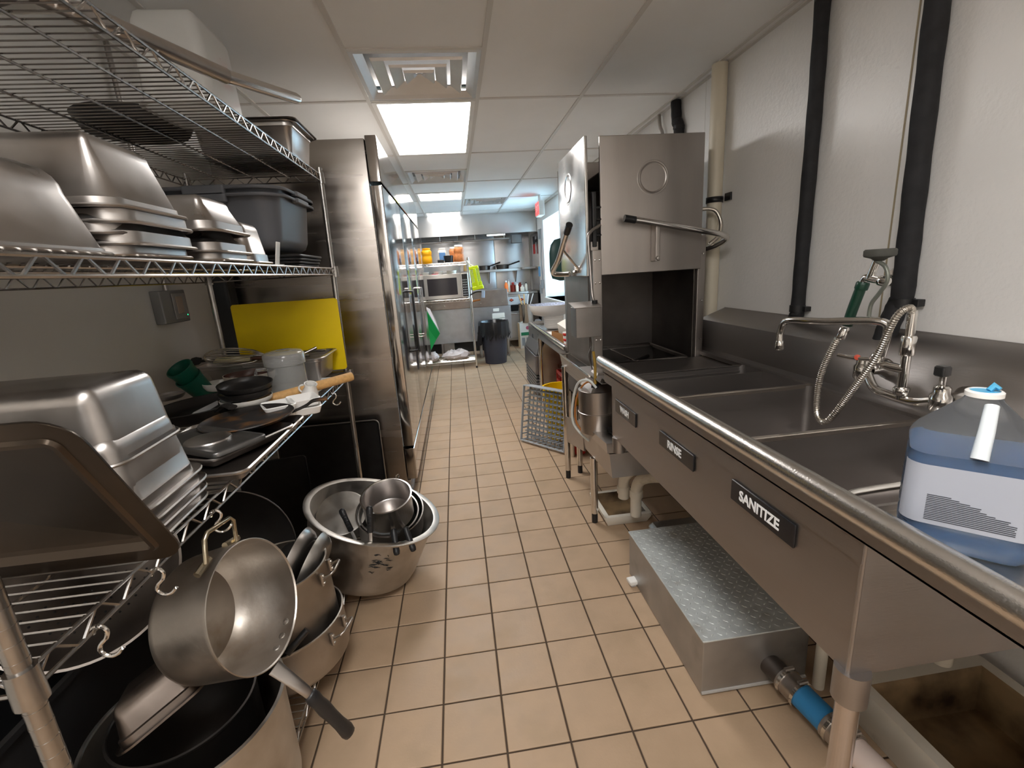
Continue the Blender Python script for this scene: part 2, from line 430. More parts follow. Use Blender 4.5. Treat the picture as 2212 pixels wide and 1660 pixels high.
# exit sign
t = thing('exit_sign', 'small red and white exit sign under the far ceiling by the window', 'sign', (1.335, 7.0, 2.28))
MB().rbox(-.04, .04, -.15, .15, -.1, .1, .006, .003).build('housing', WHITEP, t)
MB().box(-.0425, -.0405, -.135, .135, -.085, .085).build('red_panel', EXITR, t, smooth=0)
text_mesh('lettering', 'EXIT', .12, WHITEINK, t, (-.0435, 0, 0), orient((-1,0,0), (0,-1,0)))
MB().cyl((0, 0, .1), (0, 0, .19), .02).build('ceiling_mount', WHITEP, t)

# ------------------------------------------------------------------ left wire shelving
def wire_shelf(parent, x0, x1, y0, y1, z, m, pitch=.0262, step=.042, r=.0028, gap=.034, nlong=3):
    """frame rails + truss wave + deck wires; z = deck top"""
    f = MB()
    for zz in (z-.004, z-gap):
        for a, b in (((x0,y0),(x0,y1)), ((x1,y0),(x1,y1)), ((x0,y0),(x1,y0)), ((x0,y1),(x1,y1))):
            f.tube([(a[0],a[1],zz),(b[0],b[1],zz)], r*1.25, 6)
    for k in range(nlong):
        x = x0+(k+1)*(x1-x0)/(nlong+1); f.tube([(x, y0, z-.008), (x, y1, z-.008)], r*1.2, 6)
    for x in (x0, x1):
        for y in (y0, y1): f.cyl((x, y, z-gap-.012), (x, y, z+.006), .0185, .017, 16)
    o = f.build('shelf', m, parent, world=True)
    t = MB()
    def wave(a, b):
        a, b = Vector(a), Vector(b); n = max(2, int((b-a).length/step)); pts = []
        for k in range(n+1):
            p = a+(b-a)*k/n; s_ = (b-a).normalized()*.006
            zt = z-.005 if k % 2 else z-gap+.001
            pts += [(p.x-s_.x, p.y-s_.y, zt), (p.x+s_.x, p.y+s_.y, zt)]
        t.tube(pts, r, 5)
    wave((x1, y0, 0), (x1, y1, 0)); wave((x0, y0, 0), (x0, y1, 0)); wave((x0, y1, 0), (x1, y1, 0)); wave((x0, y0, 0), (x1, y0, 0))
    t.build('truss_wire', m, o, world=True)
    d = MB(); n = int((y1-y0)/pitch)
    for k in range(1, n): y = y0+k*(y1-y0)/n; d.tube([(x0-.002, y, z-.002), (x1+.002, y, z-.002)], r*.72, 4, caps=False)
    dw = d.build('deck_wires', m, o, world=True); dw['kind'] = 'stuff'
    return o
SX0, SX1, SY0, SY1 = -1.21, -.60, .56, 2.47
Z4, Z3, Z2, Z1 = 1.948, 1.505, .972, .115
rack = thing('wire_shelving', 'long chrome wire shelving unit on the left loaded with pans, beside the steel refrigerator', 'shelving', (-.9, 1.5, 0))
def post(x, y, z1, name='post', lean=(0,0)):
    p = MB(); p.tube([(x-lean[0], y-lean[1], .03), (x, y, z1)], .0128, 14)
    for k in range(int(z1/.0254)):
        t = k*.0254/z1
        if k % 1 == 0 and k > 1: p.tube([(x-lean[0]*(1-t), y-lean[1]*(1-t), t*z1), (x-lean[0]*(1-t), y-lean[1]*(1-t), t*z1+.0022)], .0134, 12)
    o = p.build(name, WIRE, rack, world=True)
    MB().cyl((x-lean[0], y-lean[1], 0), (x-lean[0], y-lean[1], .035), .017, .013).build('foot', BLACK, o, world=True)
post(SX1, SY1+.02, 1.975, lean=(.03, .04)); post(SX1, SY0, 1.5+.46); post(SX0, SY1+.02, 1.975); post(SX0, SY0, 1.96)
for z in (Z4, Z3, Z2, Z1): wire_shelf(rack, SX0, SX1, SY0, SY1+.02, z, WIRE)

# generic steam-table pan: origin at rim centre, opening up (+z)
def pan_part(hx, hy, d, m=PAN, r=.045, fl=.014, ledge=.02, rb=.03, taper=.012, name='pan'):
    prof = [(-fl, -.005), (-fl, 0), (0, 0), (.001, -ledge), (.006, -ledge-.003)]
    n = 5; zb = -d
    prof += [(.006+taper, zb+rb)]
    for k in range(1, n+1): a = k/n*PI/2; prof.append((.006+taper+rb*(1-math.cos(a)), zb+rb-rb*math.sin(a)))
    mb = MB(); mb.loft(prof, hx, hy, r, False, True, n=6); return mb
def pan_thing(name, label, hx, hy, d, loc, rot, cat='pan', group=None, m=PAN, **k):
    t = thing(name, label, cat, loc, rot, group)
    b = pan_part(hx, hy, d, m, **k)
    o = b.build('body', m, t, smooth=50)
    rm = MB(); fl = k.get('fl', .014)
    rm.loft([(-fl-.0015, -.006), (-fl-.0035, -.003), (-fl-.001, .001), (-fl+.003, .0012)], hx, hy, k.get('r', .045)+.0, n=6)
    rm.build('rim', m, t, smooth=60)
    return t
INV = (PI, 0, 0)
# middle shelf ---------------------------------------------------
Zm = Z3+.002
pan_thing('hotel_pan', 'rounded deep steel pan turned upside down, nearest the viewpoint on the eye-level shelf', .25, .17, .155, (-.875, .83, Zm+.002), INV, m=PAN, r=.07, rb=.05, taper=.03, fl=.008, ledge=.012)
for k in range(5):
    z = Zm+.006+k*.021
    lab = ['bottom pan of the tall upside-down stack on the eye-level shelf', 'second pan from the bottom of the tall upside-down stack at eye level', 'middle pan of the tall upside-down stack at eye level',
           'fourth pan up in the tall upside-down stack at eye level', 'large deep steel pan topping the tall upside-down stack at eye level'][k]
    dx = (0, .012, -.006, .01, 0)[k]
    pan_thing('hotel_pan', lab, .25, .135, .15 if k == 4 else .10, (-.893+dx, 1.155+dx*.5, z+(.008 if k == 4 else 0)), (PI, 0, [0, .01, -.012, .008, 0][k]), group='upside-down pan stack at eye level', r=.05, rb=.03, taper=.030, fl=.014 if k == 4 else .008, ledge=.02 if k == 4 else .028)
for k in range(3):
    z = Zm+.004+(0, .022, .078)[k]
    lab = ['lowest pan of the half-size upside-down stack right of the tall stack', 'middle pan of the half-size upside-down stack right of the tall stack', 'top pan of the half-size upside-down stack right of the tall stack'][k]
    pan_thing('half_pan', lab, .15, .115, .10 if k == 2 else .07, (-.775, 1.468+.004*k, z), INV, group='half-size upside-down pans', r=.045, rb=.025, taper=.022, ledge=.028)
pan_thing('small_pan', 'small narrow steel pan upside down between the half-size stack and grey tubs', .075, .085, .135, (-.715, 1.70, Zm+.004), INV, r=.04, rb=.03, taper=.012, fl=.01, ledge=.03)
t = thing('pan_stand', 'small white plastic scraper propped beside the grey tubs', 'utensil', (-.64, 1.84, Zm))
MB().rbox(-.012, .012, -.035, .035, 0, .004, .01, .001).build('base', WHITEP, t)
s = MB(); s.M = Matrix.Translation((-.005, 0, 0)) @ Matrix.Rotation(.2, 4, 'Y').to_4x4(); s.rbox(-.002, .002, -.018, .018, .0, .085, .002, .001); s.build('blade', WHITEP, t)
# black lids under the grey tubs
for k in range(4):
    t = thing('tub_lid', ['lowest black lid under the grey tubs', 'second black lid under the grey tubs', 'third black lid under the grey tubs', 'uppermost black lid directly under the grey tubs'][k], 'lid', (-.86+.006*k, 2.22, Zm+.013*k), (0,0,0), 'black lids')
    MB().loft([(.012, 0), (0, .001), (-.002, .006), (0, .010), (.02, .012)], .22, .185, .05, True, True).build('plate', BLACK, t)
for k, (dz, nm) in enumerate(((0, 'lower grey plastic bus tub on the eye-level shelf beside the corner post'), (.026, 'upper grey plastic bus tub nested in another beside the corner post'))):
    t = thing('bus_tub', nm, 'tub', (-.885, 2.19, 1.778+dz-.0), (0,0,0), 'nested grey bus tubs')
    b = MB(); d = .2
    b.loft([(-.028, -.010), (-.028, 0), (-.024, .003), (0, .003), (.002, 0), (.022, -d+.04), (.035, -d+.012), (.06, -d)], .235, .24, .085, False, True, n=7)
    b.build('body', GREY, t, smooth=50, thick=.002)
    for s_ in (-1, 1):
        h = MB(); h.rbox(.235*.6*0-.075, .075, s_*.262-.012, s_*.262+.012, -.030, .005, .01, .003); h.build('handle_lip', GREY, t)
    h = MB(); h.rbox(.245, .272, -.075, .075, -.014, .006, .01, .003); h.build('handle_lip', GREY, t)

# top shelf ------------------------------------------------------
Zt = Z4+.002
pan_thing('hotel_pan', 'big deep steel pan upright at the end of the top shelf, dark lid on it', .20, .15, .145, (-.815, 2.345, Zt+.150), (0,0,0), r=.035, rb=.035, taper=.014, fl=.014)
t = thing('flat_lid', 'dark flat lid laid over the big pan on the top shelf', 'tray', (-.815, 2.345, Zt+.151))  # this is the pan's flat lid; only the category says tray
MB().loft([(.0, 0), (-.002, .002), (0, .005), (.03, .006)], .222, .172, .03, True, True).build('plate', DARKST, t)
t = thing('tongs', 'steel scoop handle resting on the lidded pan on the top shelf', 'utensil', (-.66, 2.30, Zt+.157), (0, 0, .5))
a = MB(); a.tube([(-.05, 0, .004), (0, .005, .02), (.03, 0, .026)], [.004, .012, .014], 10); a.build('arm', STEEL, t)
a = MB(); a.lathe([(0, .0), (.014, .0), (.014, .02), (0, .02)], (.03, -.01, .022), (0, 1, 0), 16); a.build('coil', CHROME, t)

def open_tub(name, label, hx, hy, d, loc, rot, m, r=.03, th=.003):
    t = thing(name, label, 'food box', loc, rot)
    MB().loft([(-.012, -.004), (-.012, 0), (0, 0), (.010, -d+.03), (.02, -d+.008), (.03, -d)], hx, hy, r, False, True, n=6).build('body', m, t, smooth=50, thick=th)
    return t
t = open_tub('food_storage_box', 'tall cloudy clear plastic food box upside down on the top shelf with faint red writing', .098, .115, .24, (-.735, 1.665, Zt+.006), (PI, 0, 0), CLOUDY, r=.035)
# red hand-written marks: short pen strokes on the aisle side
s = MB(); random.seed(3)
for y0, z0, n in ((-.03, -.150, 7), (-.04, -.085, 9), (.0, -.045, 6)):
    y, z = y0, z0; pts = []
    for k in range(n*3): pts.append((.0905+(z+.165)*.045, -(y+.02), z+random.uniform(-.008, .008))); y += .0032
    s.tube(pts, .0009, 4)
s.build('pen_marks', RED, t)['kind'] = 'stuff'
open_tub('food_storage_box', 'pale plastic box at the nearest top corner of the top shelf', .12, .10, .12, (-.76, .98, Zt+.006), (PI, 0, 0), CLOUDY, r=.03)

# saucepan-like things: bowl profile + handle
def lathe_pan(t, prof, m, n=48, name='body', cap=True):
    return MB().lathe(prof, n=n, cap1=cap).build(name, m, t, smooth=45)
t = thing('skillet', 'steel pan whose long tube handle sticks out over the aisle from the top shelf', 'pan', (-.80, .95, Zt+.002), (0, 0, 0))
lathe_pan(t, [(.150, .052), (.153, .050), (.125, .004), (.118, 0)], STEEL)
q0, q1, q2 = Vector((-.69, 1.04, 1.966)), Vector((-.545, 1.43, 1.975)), Vector((-.462, 1.77, 2.032))
so = MB().tube([q0, q1], [.019, .019], 18).build('handle_sleeve', STEEL, t, world=True)
MB().tube([q1.lerp(q0, .1), q1, q1.lerp(q2, .96), q2], [.0165, .0165, .0165, .014], 18).build('handle', mat('bright_pan_steel', ''), t, world=True)
t = thing('round_pan', 'dark round pan on the middle of the top shelf, seen through the wires', 'pan', (-.99, 1.80, Zt+.001), (0, 0, 0))
lathe_pan(t, [(.16, .045), (.165, .042), (.145, .004), (.14, 0)], DARKPAN)
t = thing('sheet_tray', 'shiny steel tray at the near end of the top shelf', 'tray', (-.98, .86, Zt+.001), (0, 0, .15))
MB().loft([(-.006, .03), (0, .032), (.006, .006), (.014, 0)], .20, .26, .03, False, True).build('body', CHROME, t, smooth=50)
tray_top = t

# lower shelf ----------------------------------------------------
Zl = Z2+.002
def sheet_tray(name, label, hx, hy, loc, rot, m=PAN, mi=None, h=.026, group=None):
    t = thing(name, label, 'tray', loc, rot, group)
    MB().loft([(-.003, h-.006), (-.005, h-.001), (-.001, h+.002), (.003, h), (.010, .004), (.016, 0)], hx, hy, .025, False, True, n=5).build('body', m, t, smooth=50)
    if mi: MB().loft([(.0095, .0065), (.015, .002), (.022, .0012)], hx, hy, .025, False, True).build('baked_surface', mi, t, smooth=50)
    return t
# deep inverted pans at the near end
D1 = pan_thing('hotel_pan', 'big deep steel pan topping the upside-down stack on the near end of the worktop-height shelf', .25, .118, .145, (-.872, .925, 1.142), (PI, 0, .04), group='near upside-down pans at worktop height', r=.045, rb=.03, taper=.012, fl=.004, ledge=.012)
pan_thing('hotel_pan', 'second deep steel pan of the near upside-down stack with a wide tongue of rim showing', .26, .122, .145, (-.868, .918, 1.050), (PI, 0, .04), group='near upside-down pans at worktop height', r=.045, rb=.03, taper=.010, fl=.016, ledge=.018)
for k, z in enumerate((.982, 1.004, 1.026)):
    pan_thing('hotel_pan', ['bottom pan of the near upside-down stack at worktop height', 'second pan from the bottom of the near upside-down stack at worktop height', 'third pan from the bottom of the near upside-down stack at worktop height'][k],
        .26, .124, .12, (-.868+.003*k, .922, z), (PI, 0, .04), group='near upside-down pans at worktop height', r=.045, rb=.03, taper=.012, fl=.012, ledge=.018)
# dark lid leaning at the near end
ex = Vector((1, 0, 0)); ey = Vector((0, -.153, .295)).normalized(); ez = ex.cross(ey)
t = thing('steam_pan_lid', 'dark rectangular steel pan lid leaning at the near end of the worktop-height shelf', 'lid', (-.775, .685, 1.142), Matrix((ex, ey, ez)).transposed())
MB().loft([(-.002, -.003), (-.002, 0), (.026, 0), (.030, .005), (.036, .005), (.042, -.008), (.050, -.012)], .275, .165, .045, False, True, n=6).build('plate', mat('dark_lid_steel', (.085, .066, .05), .30, .9, vary=.2, vscale=6, bump=.3, bscale=7), t, smooth=35, thick=.0015)
# trays along the edge
sheet_tray('sheet_tray', 'shallow steel tray with a darkened base lying along the worktop-height shelf edge', .178, .232, (-.728, 1.335, Zl+.002), (0, 0, .0), PAN, BAKED)
sheet_tray('sheet_tray', 'steel sheet tray lying askew under the square lidded tray', .15, .145, (-.735, 1.375, Zl+.010), (0, 0, -.43), PAN, BAKED)
t = thing('square_lid', 'dark square pan lid with a round raised centre on top of the trays', 'lid', (-.737, 1.325, Zl+.052), (0, 0, -.55))
MB().loft([(.004, -.012), (0, -.012), (0, -.002), (.002, 0), (.010, .001), (.014, -.003), (.03, -.004)], .148, .080, .02, True, True).build('plate', mat('dull_grey_lid', (.19, .185, .18), .36, .9, vary=.2, vscale=9), t, smooth=45)
MB().lathe([(.060, -.004), (.058, 0), (.050, .003), (.03, .006), (0, .007)], n=40, cap1=False).build('raised_centre', PAN, t)
sheet_tray('sheet_tray', 'wide pale plastic tray beneath the rolling pin and white dishes', .19, .24, (-.80, 1.96, Zl+.004), (0, 0, -.05), mat('frosted_tray', (.62, .63, .63), .35, vary=.06), None, h=.02)
def skillet(label, r, h, loc, rot, m, hl=.18, hdir=0., hr=.010, flat=True, rise=.02):
    t = thing('skillet', label, 'pan', loc, rot)
    MB().lathe([(r-.001, h-.001), (r+.002, h+.001), (r+.004, h-.002), (r*.93, h*.35), (r*.84, .004), (r*.78, 0)], n=44, cap1=True).build('body', m, t, smooth=50)
    MB().lathe([(r-.001, h-.001), (r*.91, h*.4), (r*.80, .006), (r*.3, .004), (0, .004)], n=44).build('inner_surface', m, t, smooth=50)
    c, s = math.cos(hdir), math.sin(hdir)
    pts = [(c*(r-.005), s*(r-.005), h-.012), (c*(r+.04), s*(r+.04), h-.004+rise*.4), (c*(r+hl*.6), s*(r+hl*.6), h+rise), (c*(r+hl), s*(r+hl), h+rise*.9)]
    hd = MB(); p = smooth_path(pts, 5); n = len(p)
    rs = []
    for i, q in enumerate(p):
        wd = hr*(.75+.5*i/(n-1)); side = Vector((-s, c, 0)); rs.append([q+side*wd*math.cos(a)+Vector((0, 0, 1))*wd*.45*math.sin(a) for a in [2*PI*k/10 for k in range(10)]])
    hd.rings(rs, True, True, True); hd.build('handle', m if m is IRON or m is DARKPAN else BLACK, t)
    return t
skillet('flat cast iron griddle with a scorched rusty face, handle over the shelf edge', .135, .018, (-.70, 1.50, Zl+.040), (.02, -.02, 0), IRON, hl=.11, hdir=.30, hr=.012, rise=.014)
skillet('large black frying pan behind the stack of small black bowls', .155, .048, (-.985, 1.77, Zl+.004), (.02, -.05, 0), DARKPAN, hl=.14, hdir=-.75, hr=.013)
def bowl(name, label, r, h, loc, m, mi=None, rot=(0,0,0), group=None, foot=.6, cat='bowl'):
    t = thing(name, label, cat, loc, rot, group)
    MB().lathe([(r-.003, h), (r, h), (r*.97, h*.6), (r*.80, h*.15), (r*foot, 0)], n=40, cap1=True).build('body', m, t, smooth=50)
    MB().lathe([(r-.0032, h-.0004), (r*.94, h*.6), (r*.76, h*.2), (0, h*.12)], n=40).build('inside', mi or m, t, smooth=50)
    return t
bowl('serving_bowl', 'white oval bowl under the black bowls on the worktop-height shelf', .088, .030, (-.80, 1.735, Zl+.040), CERAM, None)
bowl('serving_bowl', 'small black pan base under the white bowl', .095, .024, (-.80, 1.735, Zl+.012), DARKPAN, None)
bowl('serving_bowl', 'lower black bowl stacked on the white bowl', .090, .030, (-.80, 1.737, Zl+.066), DARKPAN, None)
bowl('serving_bowl', 'top black bowl stacked on the white bowl, tilted', .092, .035, (-.797, 1.739, Zl+.088), DARKPAN, None, rot=(.07, .05, 0))
bowl('serving_bowl', 'cream and brown bowl behind the clear pitcher', .098, .055, (-.90, 2.02, Zl+.055), mat('cream_glaze', '#d9d0c2', .35), mat('brown_glaze', (.10, .045, .035), .25))
bowl('serving_bowl', 'low white bowl left of the brown-lined bowl', .06, .035, (-1.035, 2.03, Zl+.045), CERAM)
bowl('serving_bowl', 'small steel dish behind the large black frying pan', .055, .02, (-1.15, 1.88, Zl+.055), PAN)
# green cups
for k, (z, lab) in enumerate(((0, 'lower dark green plastic cup, leaning stack by the wall'), (.045, 'upper dark green plastic cup with its open mouth showing, leaning stack by the wall'))):
    t = thing('plastic_cup', lab, 'cup', (-1.10+z*-.30, 2.06+z*-.45, Zl+.012+z), orient((-.25, -.50, .83)), 'stacked green cups')
    MB().lathe([(.048, .125), (.051, .125), (.051, .118), (.048, .112), (.038, .003), (.034, 0)], n=32, cap1=True).build('body', GREEN, t, smooth=45, thick=.002)
# utensil pan with whisk etc.
up_ = pan_thing('hotel_pan', 'long steel pan full of utensils in front of the yellow board', .315, .135, .125, (-.96, 2.295, Zl+.128), (0, 0, 0), r=.03, rb=.03, taper=.01, fl=.014)
t = thing('whisk', 'large wire balloon whisk lying on the utensil pan', 'whisk', (-.86, 2.20, Zl+.150), (0, .05, 0))
k_ = MB()
for i in range(9):
    a = i*PI/9
    pts = [(-.02, 0, 0)]
    for q in range(1, 22):
        u = q/22; x = -.02-.275*math.sin(PI*u/1.0)*1.0 if 0 else None
        ang = PI*u; rx = .275*math.sin(ang/1) ; ry = .058*math.sin(2*ang) if 0 else 0
        # balloon loop: goes out on one side and returns on the other
        ww = .058*math.cos(PI*u)*math.sin(PI*u)**.35 if 0 < u < 1 else 0
        pts.append((-.02-.28*math.sin(PI*u)**.75, ww*math.cos(a), ww*math.sin(a)))
    pts.append((-.02, 0, 0)); k_.tube(pts, .0016, 5)
k_.build('wire_loops', CHROME, t)
MB().tube([(-.04, 0, 0), (.0, 0, 0), (.12, 0, -.004), (.16, 0, -.005)], [.008, .010, .011, .009], 14).build('handle', CHROME, t)
def utensil(name, label, p0, p1, r, m, head=None, cat='utensil'):
    p0, p1 = Vector(p0), Vector(p1); t = thing(name, label, cat, p0, orient(p1-p0)); L = (p1-p0).length
    MB().cyl((0,0,0), (0,0,L), r, r*.9, 12).build('handle', m, t)
    if head: head(t, L)
    return t
def spoonh(t, L): MB().lathe([(.001, 0), (.02, .004), (.026, .02), (.02, .045), (.001, .055)], (0, 0, -.05), n=16, sy=.35).build('head', BLACK, t)
zu = Zl+.135
utensil('ladle', 'dark spoon head poking out at the left of the utensil pan', (-1.20, 2.25, zu+.008), (-1.02, 2.24, zu-.0), .006, BLACK, spoonh)
def blade(t, L): MB().rbox(-.022, .022, -.002, .002, -.16, .0, .003, .001).build('head', mat('cream_plastic', '#d8cfa8', .5), t)
utensil('spatula', 'cream plastic spatula with a brown handle lying across the utensil pan', (-.95, 2.18, zu+.012), (-.80, 2.17, zu+.008), .008, mat('brown_handle', (.12, .05, .03), .5), blade)
utensil('steel_tube_tool', 'steel tube-handled tool at the right end of the utensil pan', (-.80, 2.35, zu-.002), (-.665, 2.34, zu+.002), .007, CHROME)
utensil('steel_tube_tool', 'short grey tube-handled tool crossing the right end of the utensil pan', (-.80, 2.28, zu-.02), (-.70, 2.32, zu+.02), .008, STEEL)
# clear pitcher upside down: lid-like base on top, handle on the left
t = thing('measuring_pitcher', 'clear plastic pitcher with a handle standing on the shelf in front of the utensil pan', 'pitcher', (-.712, 1.925, Zl+.008), (.03, 0, 0))
MB().lathe([(.072, 0), (.074, .002), (.070, .09), (.069, .142), (.077, .145), (.077, .184), (.068, .194), (.04, .199), (0, .200)], n=40).build('body', CLEAR, t, smooth=50, thick=.002)
MB().tube([(-.069, -.01, .128), (-.106, -.02, .130), (-.112, -.02, .115), (-.108, -.02, .035), (-.100, -.02, .018), (-.070, -.01, .020)], .0065, 8).build('handle', CLEAR, t)
# rolling pin
t = thing('rolling_pin', 'pale wooden rolling pin end sticking out over the shelf edge beside the corner post', 'rolling pin', (-.80, 1.735, Zl+.038), orient((.345, .245, .030)))
MB().lathe([(0, 0), (.018, .001), (.019, .01), (.019, .40), (.017, .407), (0, .408)], n=24).build('barrel', WOOD, t, smooth=40)
# white divided dish, creamer
def snack(loc, rz, lab):
    t = thing('divided_dish', lab, 'dish', loc, (0, 0, rz), 'white square divided dishes')
    for cx in (-.036, .036):
        b = MB(); b.M = Matrix.Scale(1.2, 4) @ Matrix.Translation((cx, cx*.3, 0))
        b.loft([(.010, 0), (0, .004), (-.008, .024), (-.005, .026), (0, .021), (.012, .007), (.02, .006)], .036, .042, .008, True, True, n=3); b.build('compartment', CERAM, t, smooth=35)
    return t
snack((-.622, 1.665, Zl+.030), .5, 'upper white square divided dish by the shelf edge')
snack((-.616, 1.655, Zl+.004), .35, 'lower white square divided dish by the shelf edge')
t = thing('creamer', 'small white ceramic creamer jug lying by the rolling pin', 'jug', (-.600, 1.80, Zl+.030), (.25, .3, 0))
MB().lathe([(.020, .062), (.023, .063), (.020, .050), (.029, .024), (.030, .012), (.024, 0)], n=28, cap1=True).build('body', CERAM, t, smooth=50, thick=.002)
MB().tube(arc((-.026, 0, .035), .016, PI/2, 3*PI/2, 8, (1,0,0), (0,0,1)), .0035, 6).build('handle', CERAM, t)
# yellow board and fridge side things
t = thing('cutting_board', 'large bright yellow cutting board standing behind the utensil pan', 'cutting board', (-.862, 2.462, 1.170), (-.01, 0, 0))
b = MB(); b.M = Matrix.Rotation(PI/2, 4, 'X').to_4x4(); b.loft([(.001, -.006), (0, -.005), (0, .005), (.001, .006)], .258, .185, .015, True, True); b.build('board', YELLOW, t)
# s-hooks under the shelf edge
def hook(y, lab, x=-.594, z=Z2-.034, rz=0.):
    t = thing('s_hook', lab, 'hook', (x, y, z), (0, 0, rz), 'chrome s-hooks on the shelf edge')
    p = arc((0, 0, -.010), .012, PI*1.05, 0, 8, (1,0,0), (0,0,1))+arc((-.004, 0, -.046), .022, .35*PI*.3, -PI*.0, 2, (1,0,0), (0,0,1))
    pts = smooth_path([(-.010, 0, -.008), (-.008, 0, .003), (.002, 0, .005), (.010, 0, -.005), (.006, 0, -.018), (-.005, 0, -.029), (-.008, 0, -.042), (.003, 0, -.051), (.016, 0, -.048), (.024, 0, -.040)], 4)
    MB().tube(pts, .0032, 8).build('wire', CHROME, t)
    MB().lathe([(0, -.004), (.0042, 0), (0, .004)], pts[-1], n=10).build('ball_end', CHROME, t)
hook(.672, 'empty chrome s-hook nearest the viewpoint, right of the corner post')
hook(.815, 'empty chrome s-hook just below the leaning dark lid')
hook(1.03, 'chrome s-hook above the loop handle of the hanging braising pan', rz=.3)
hook(2.10, 'small chrome s-hook far down the shelf edge near the rolling pin')

# ------------------------------------------------------------------ bottom shelf and floor pots
def loop_handle(t, c, out, side, wd, ln, r, m, dz=(0,0,0)):
    c, out, side, dz = Vector(c), Vector(out).normalized(), Vector(side).normalized(), Vector(dz)
    o = t if t.type == 'EMPTY' else t
    pts = [c-side*wd/2, c-side*wd/2*.95+out*ln*.8+dz*.8, c-side*wd/2*.7+out*ln+dz, c+side*wd/2*.7+out*ln+dz, c+side*wd/2*.95+out*ln*.8+dz*.8, c+side*wd/2]
    h = MB().tube(pts, r, 10).build('loop_handle', m, t)
    for s in (-1, 1):
        q = c+side*s*wd/2; v = out.cross(side); mb = MB()
        mb.tube([q-v*.022, q+v*.022], r*1.5, 8)
        for e in (-.014, .014): mb.lathe([(.006, 0), (.005, .004), (0, .006)], q+v*e+out*(r*1.2), out, 10)
        mb.build('rivet_plate', m, h)
    return h
def pot_body(t, r, h, m, flare=0., lip=.006, rb=.02, n=64, mi=None):
    rb_ = r-flare
    pr = [(r-.003, h-.002), (r-.001, h+.002), (r+lip, h+.001), (r+lip, h-.005), (r, h-.009), (rb_, rb)]
    for k in range(1, 6): a = k/5*PI/2; pr.append((rb_-rb*(1-math.cos(a)), rb-rb*math.sin(a)))
    MB().lathe(pr, n=n, cap1=True).build('body', m, t, smooth=45)
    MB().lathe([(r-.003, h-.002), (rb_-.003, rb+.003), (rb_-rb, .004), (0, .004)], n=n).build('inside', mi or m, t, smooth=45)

# hanging braising pan (mouth facing the aisle)
nz = Vector((.96, -.154, .234)).normalized()
C_ = Vector((-.539, 1.007, .702))          # mouth centre
upv = Vector((0, 0, 1)); upv = (upv-nz*upv.dot(nz)).normalized()
R_ = Matrix((upv.cross(nz), upv, nz)).transposed()
t = thing('braising_pan', 'big aluminium braising pan hanging sideways from the shelf edge, long black-gripped handle towards the aisle', 'pan', C_-nz*.16, R_)
pot_body(t, .152, .16, ALUW, flare=.006, lip=.001, rb=.03, n=72, mi=ALUW)
lpw = [(-.588, .944, .862), (-.587, .956, .912), (-.585, .968, .922), (-.583, 1.058, .906), (-.583, 1.072, .892), (-.585, 1.069, .838)]
BRASS = mat('brass_stained_chrome', (.60, .52, .38), .25, 1, vary=.3, vscale=18)
lh_ = MB().tube(lpw, .0052, 10).build('loop_handle', BRASS, t, world=True)
MB().tube([(-.60, .925, .848), (-.592, .965, .862)], .008, 8).build('rivet_plate', BRASS, lh_, world=True)
MB().tube([(-.60, 1.045, .842), (-.592, 1.09, .834)], .008, 8).build('rivet_plate', BRASS, lh_, world=True)
h0, h1, h2 = Vector((-.500, .945, .570)), Vector((-.435, .935, .498)), Vector((-.372, .982, .296))
sdv = Vector((.55, .75, .1)); 
def strap(pts, wds, th):
    rs = []
    for i, p in enumerate(pts):
        d = (pts[min(i+1, len(pts)-1)]-pts[max(0, i-1)]).normalized(); a = (sdv-d*sdv.dot(d)).normalized(); b = a.cross(d)
        rs.append([p+a*wds[i]*math.cos(q)+b*th[i]*math.sin(q) for q in [2*PI*k/12 for k in range(12)]])
    return MB().rings(rs, True, True, True)
ho = strap([h0, h0.lerp(h1, .5), h1, h1.lerp(h2, .12)], [.017, .014, .012, .010], [.004, .0045, .005, .005]).build('long_handle', STEEL, t, world=True)
lls = [.05, .07, .14, .24, .38, .55, .72, .90, .97, 1.0]; strap([h1.lerp(h2, q) for q in lls], [.010, .015, .0175, .0155, .0175, .0155, .0155, .0185, .016, .008], [.008, .011, .013, .012, .013, .012, .012, .013, .011, .005]).build('grip', BLACK, ho, smooth=60, world=True)
rv = MB()
for a in (-.22, 0., .24):
    q = -PI/2+.35+a; rv.lathe([(.0085, 0), (.007, .003), (0, .0045)], (.1485*math.cos(q), .1485*math.sin(q), .135), (-math.cos(q), -math.sin(q), 0), 14)
rv.build('rivets', ALU, t)

# near stock pot with loop handles and things in it
t = thing('stock_pot', 'tall aluminium stock pot at the near end of the bottom shelf', 'pot', (-.735, .985, Z1+.002))
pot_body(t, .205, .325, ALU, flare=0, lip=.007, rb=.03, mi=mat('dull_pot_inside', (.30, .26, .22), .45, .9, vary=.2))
loop_handle(t, (-.16, -.13, .255), (-1, -.8, 0), (.8, -1, 0), .09, .05, .005, ALU)
pt = t
t = thing('stock_pot', 'smaller dark pot nested inside the near stock pot', 'pot', (-.765, 1.02, Z1+.045))
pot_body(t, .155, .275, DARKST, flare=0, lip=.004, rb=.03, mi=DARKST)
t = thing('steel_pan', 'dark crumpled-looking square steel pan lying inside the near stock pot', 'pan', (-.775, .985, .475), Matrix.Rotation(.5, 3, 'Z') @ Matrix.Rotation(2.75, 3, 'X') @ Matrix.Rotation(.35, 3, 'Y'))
pan_part(.085, .105, .09, DARKST, r=.035, fl=.012, rb=.03).build('body', mat('dull_dark_steel', (.17, .14, .12), .32, .95, vary=.25, vscale=6), t)
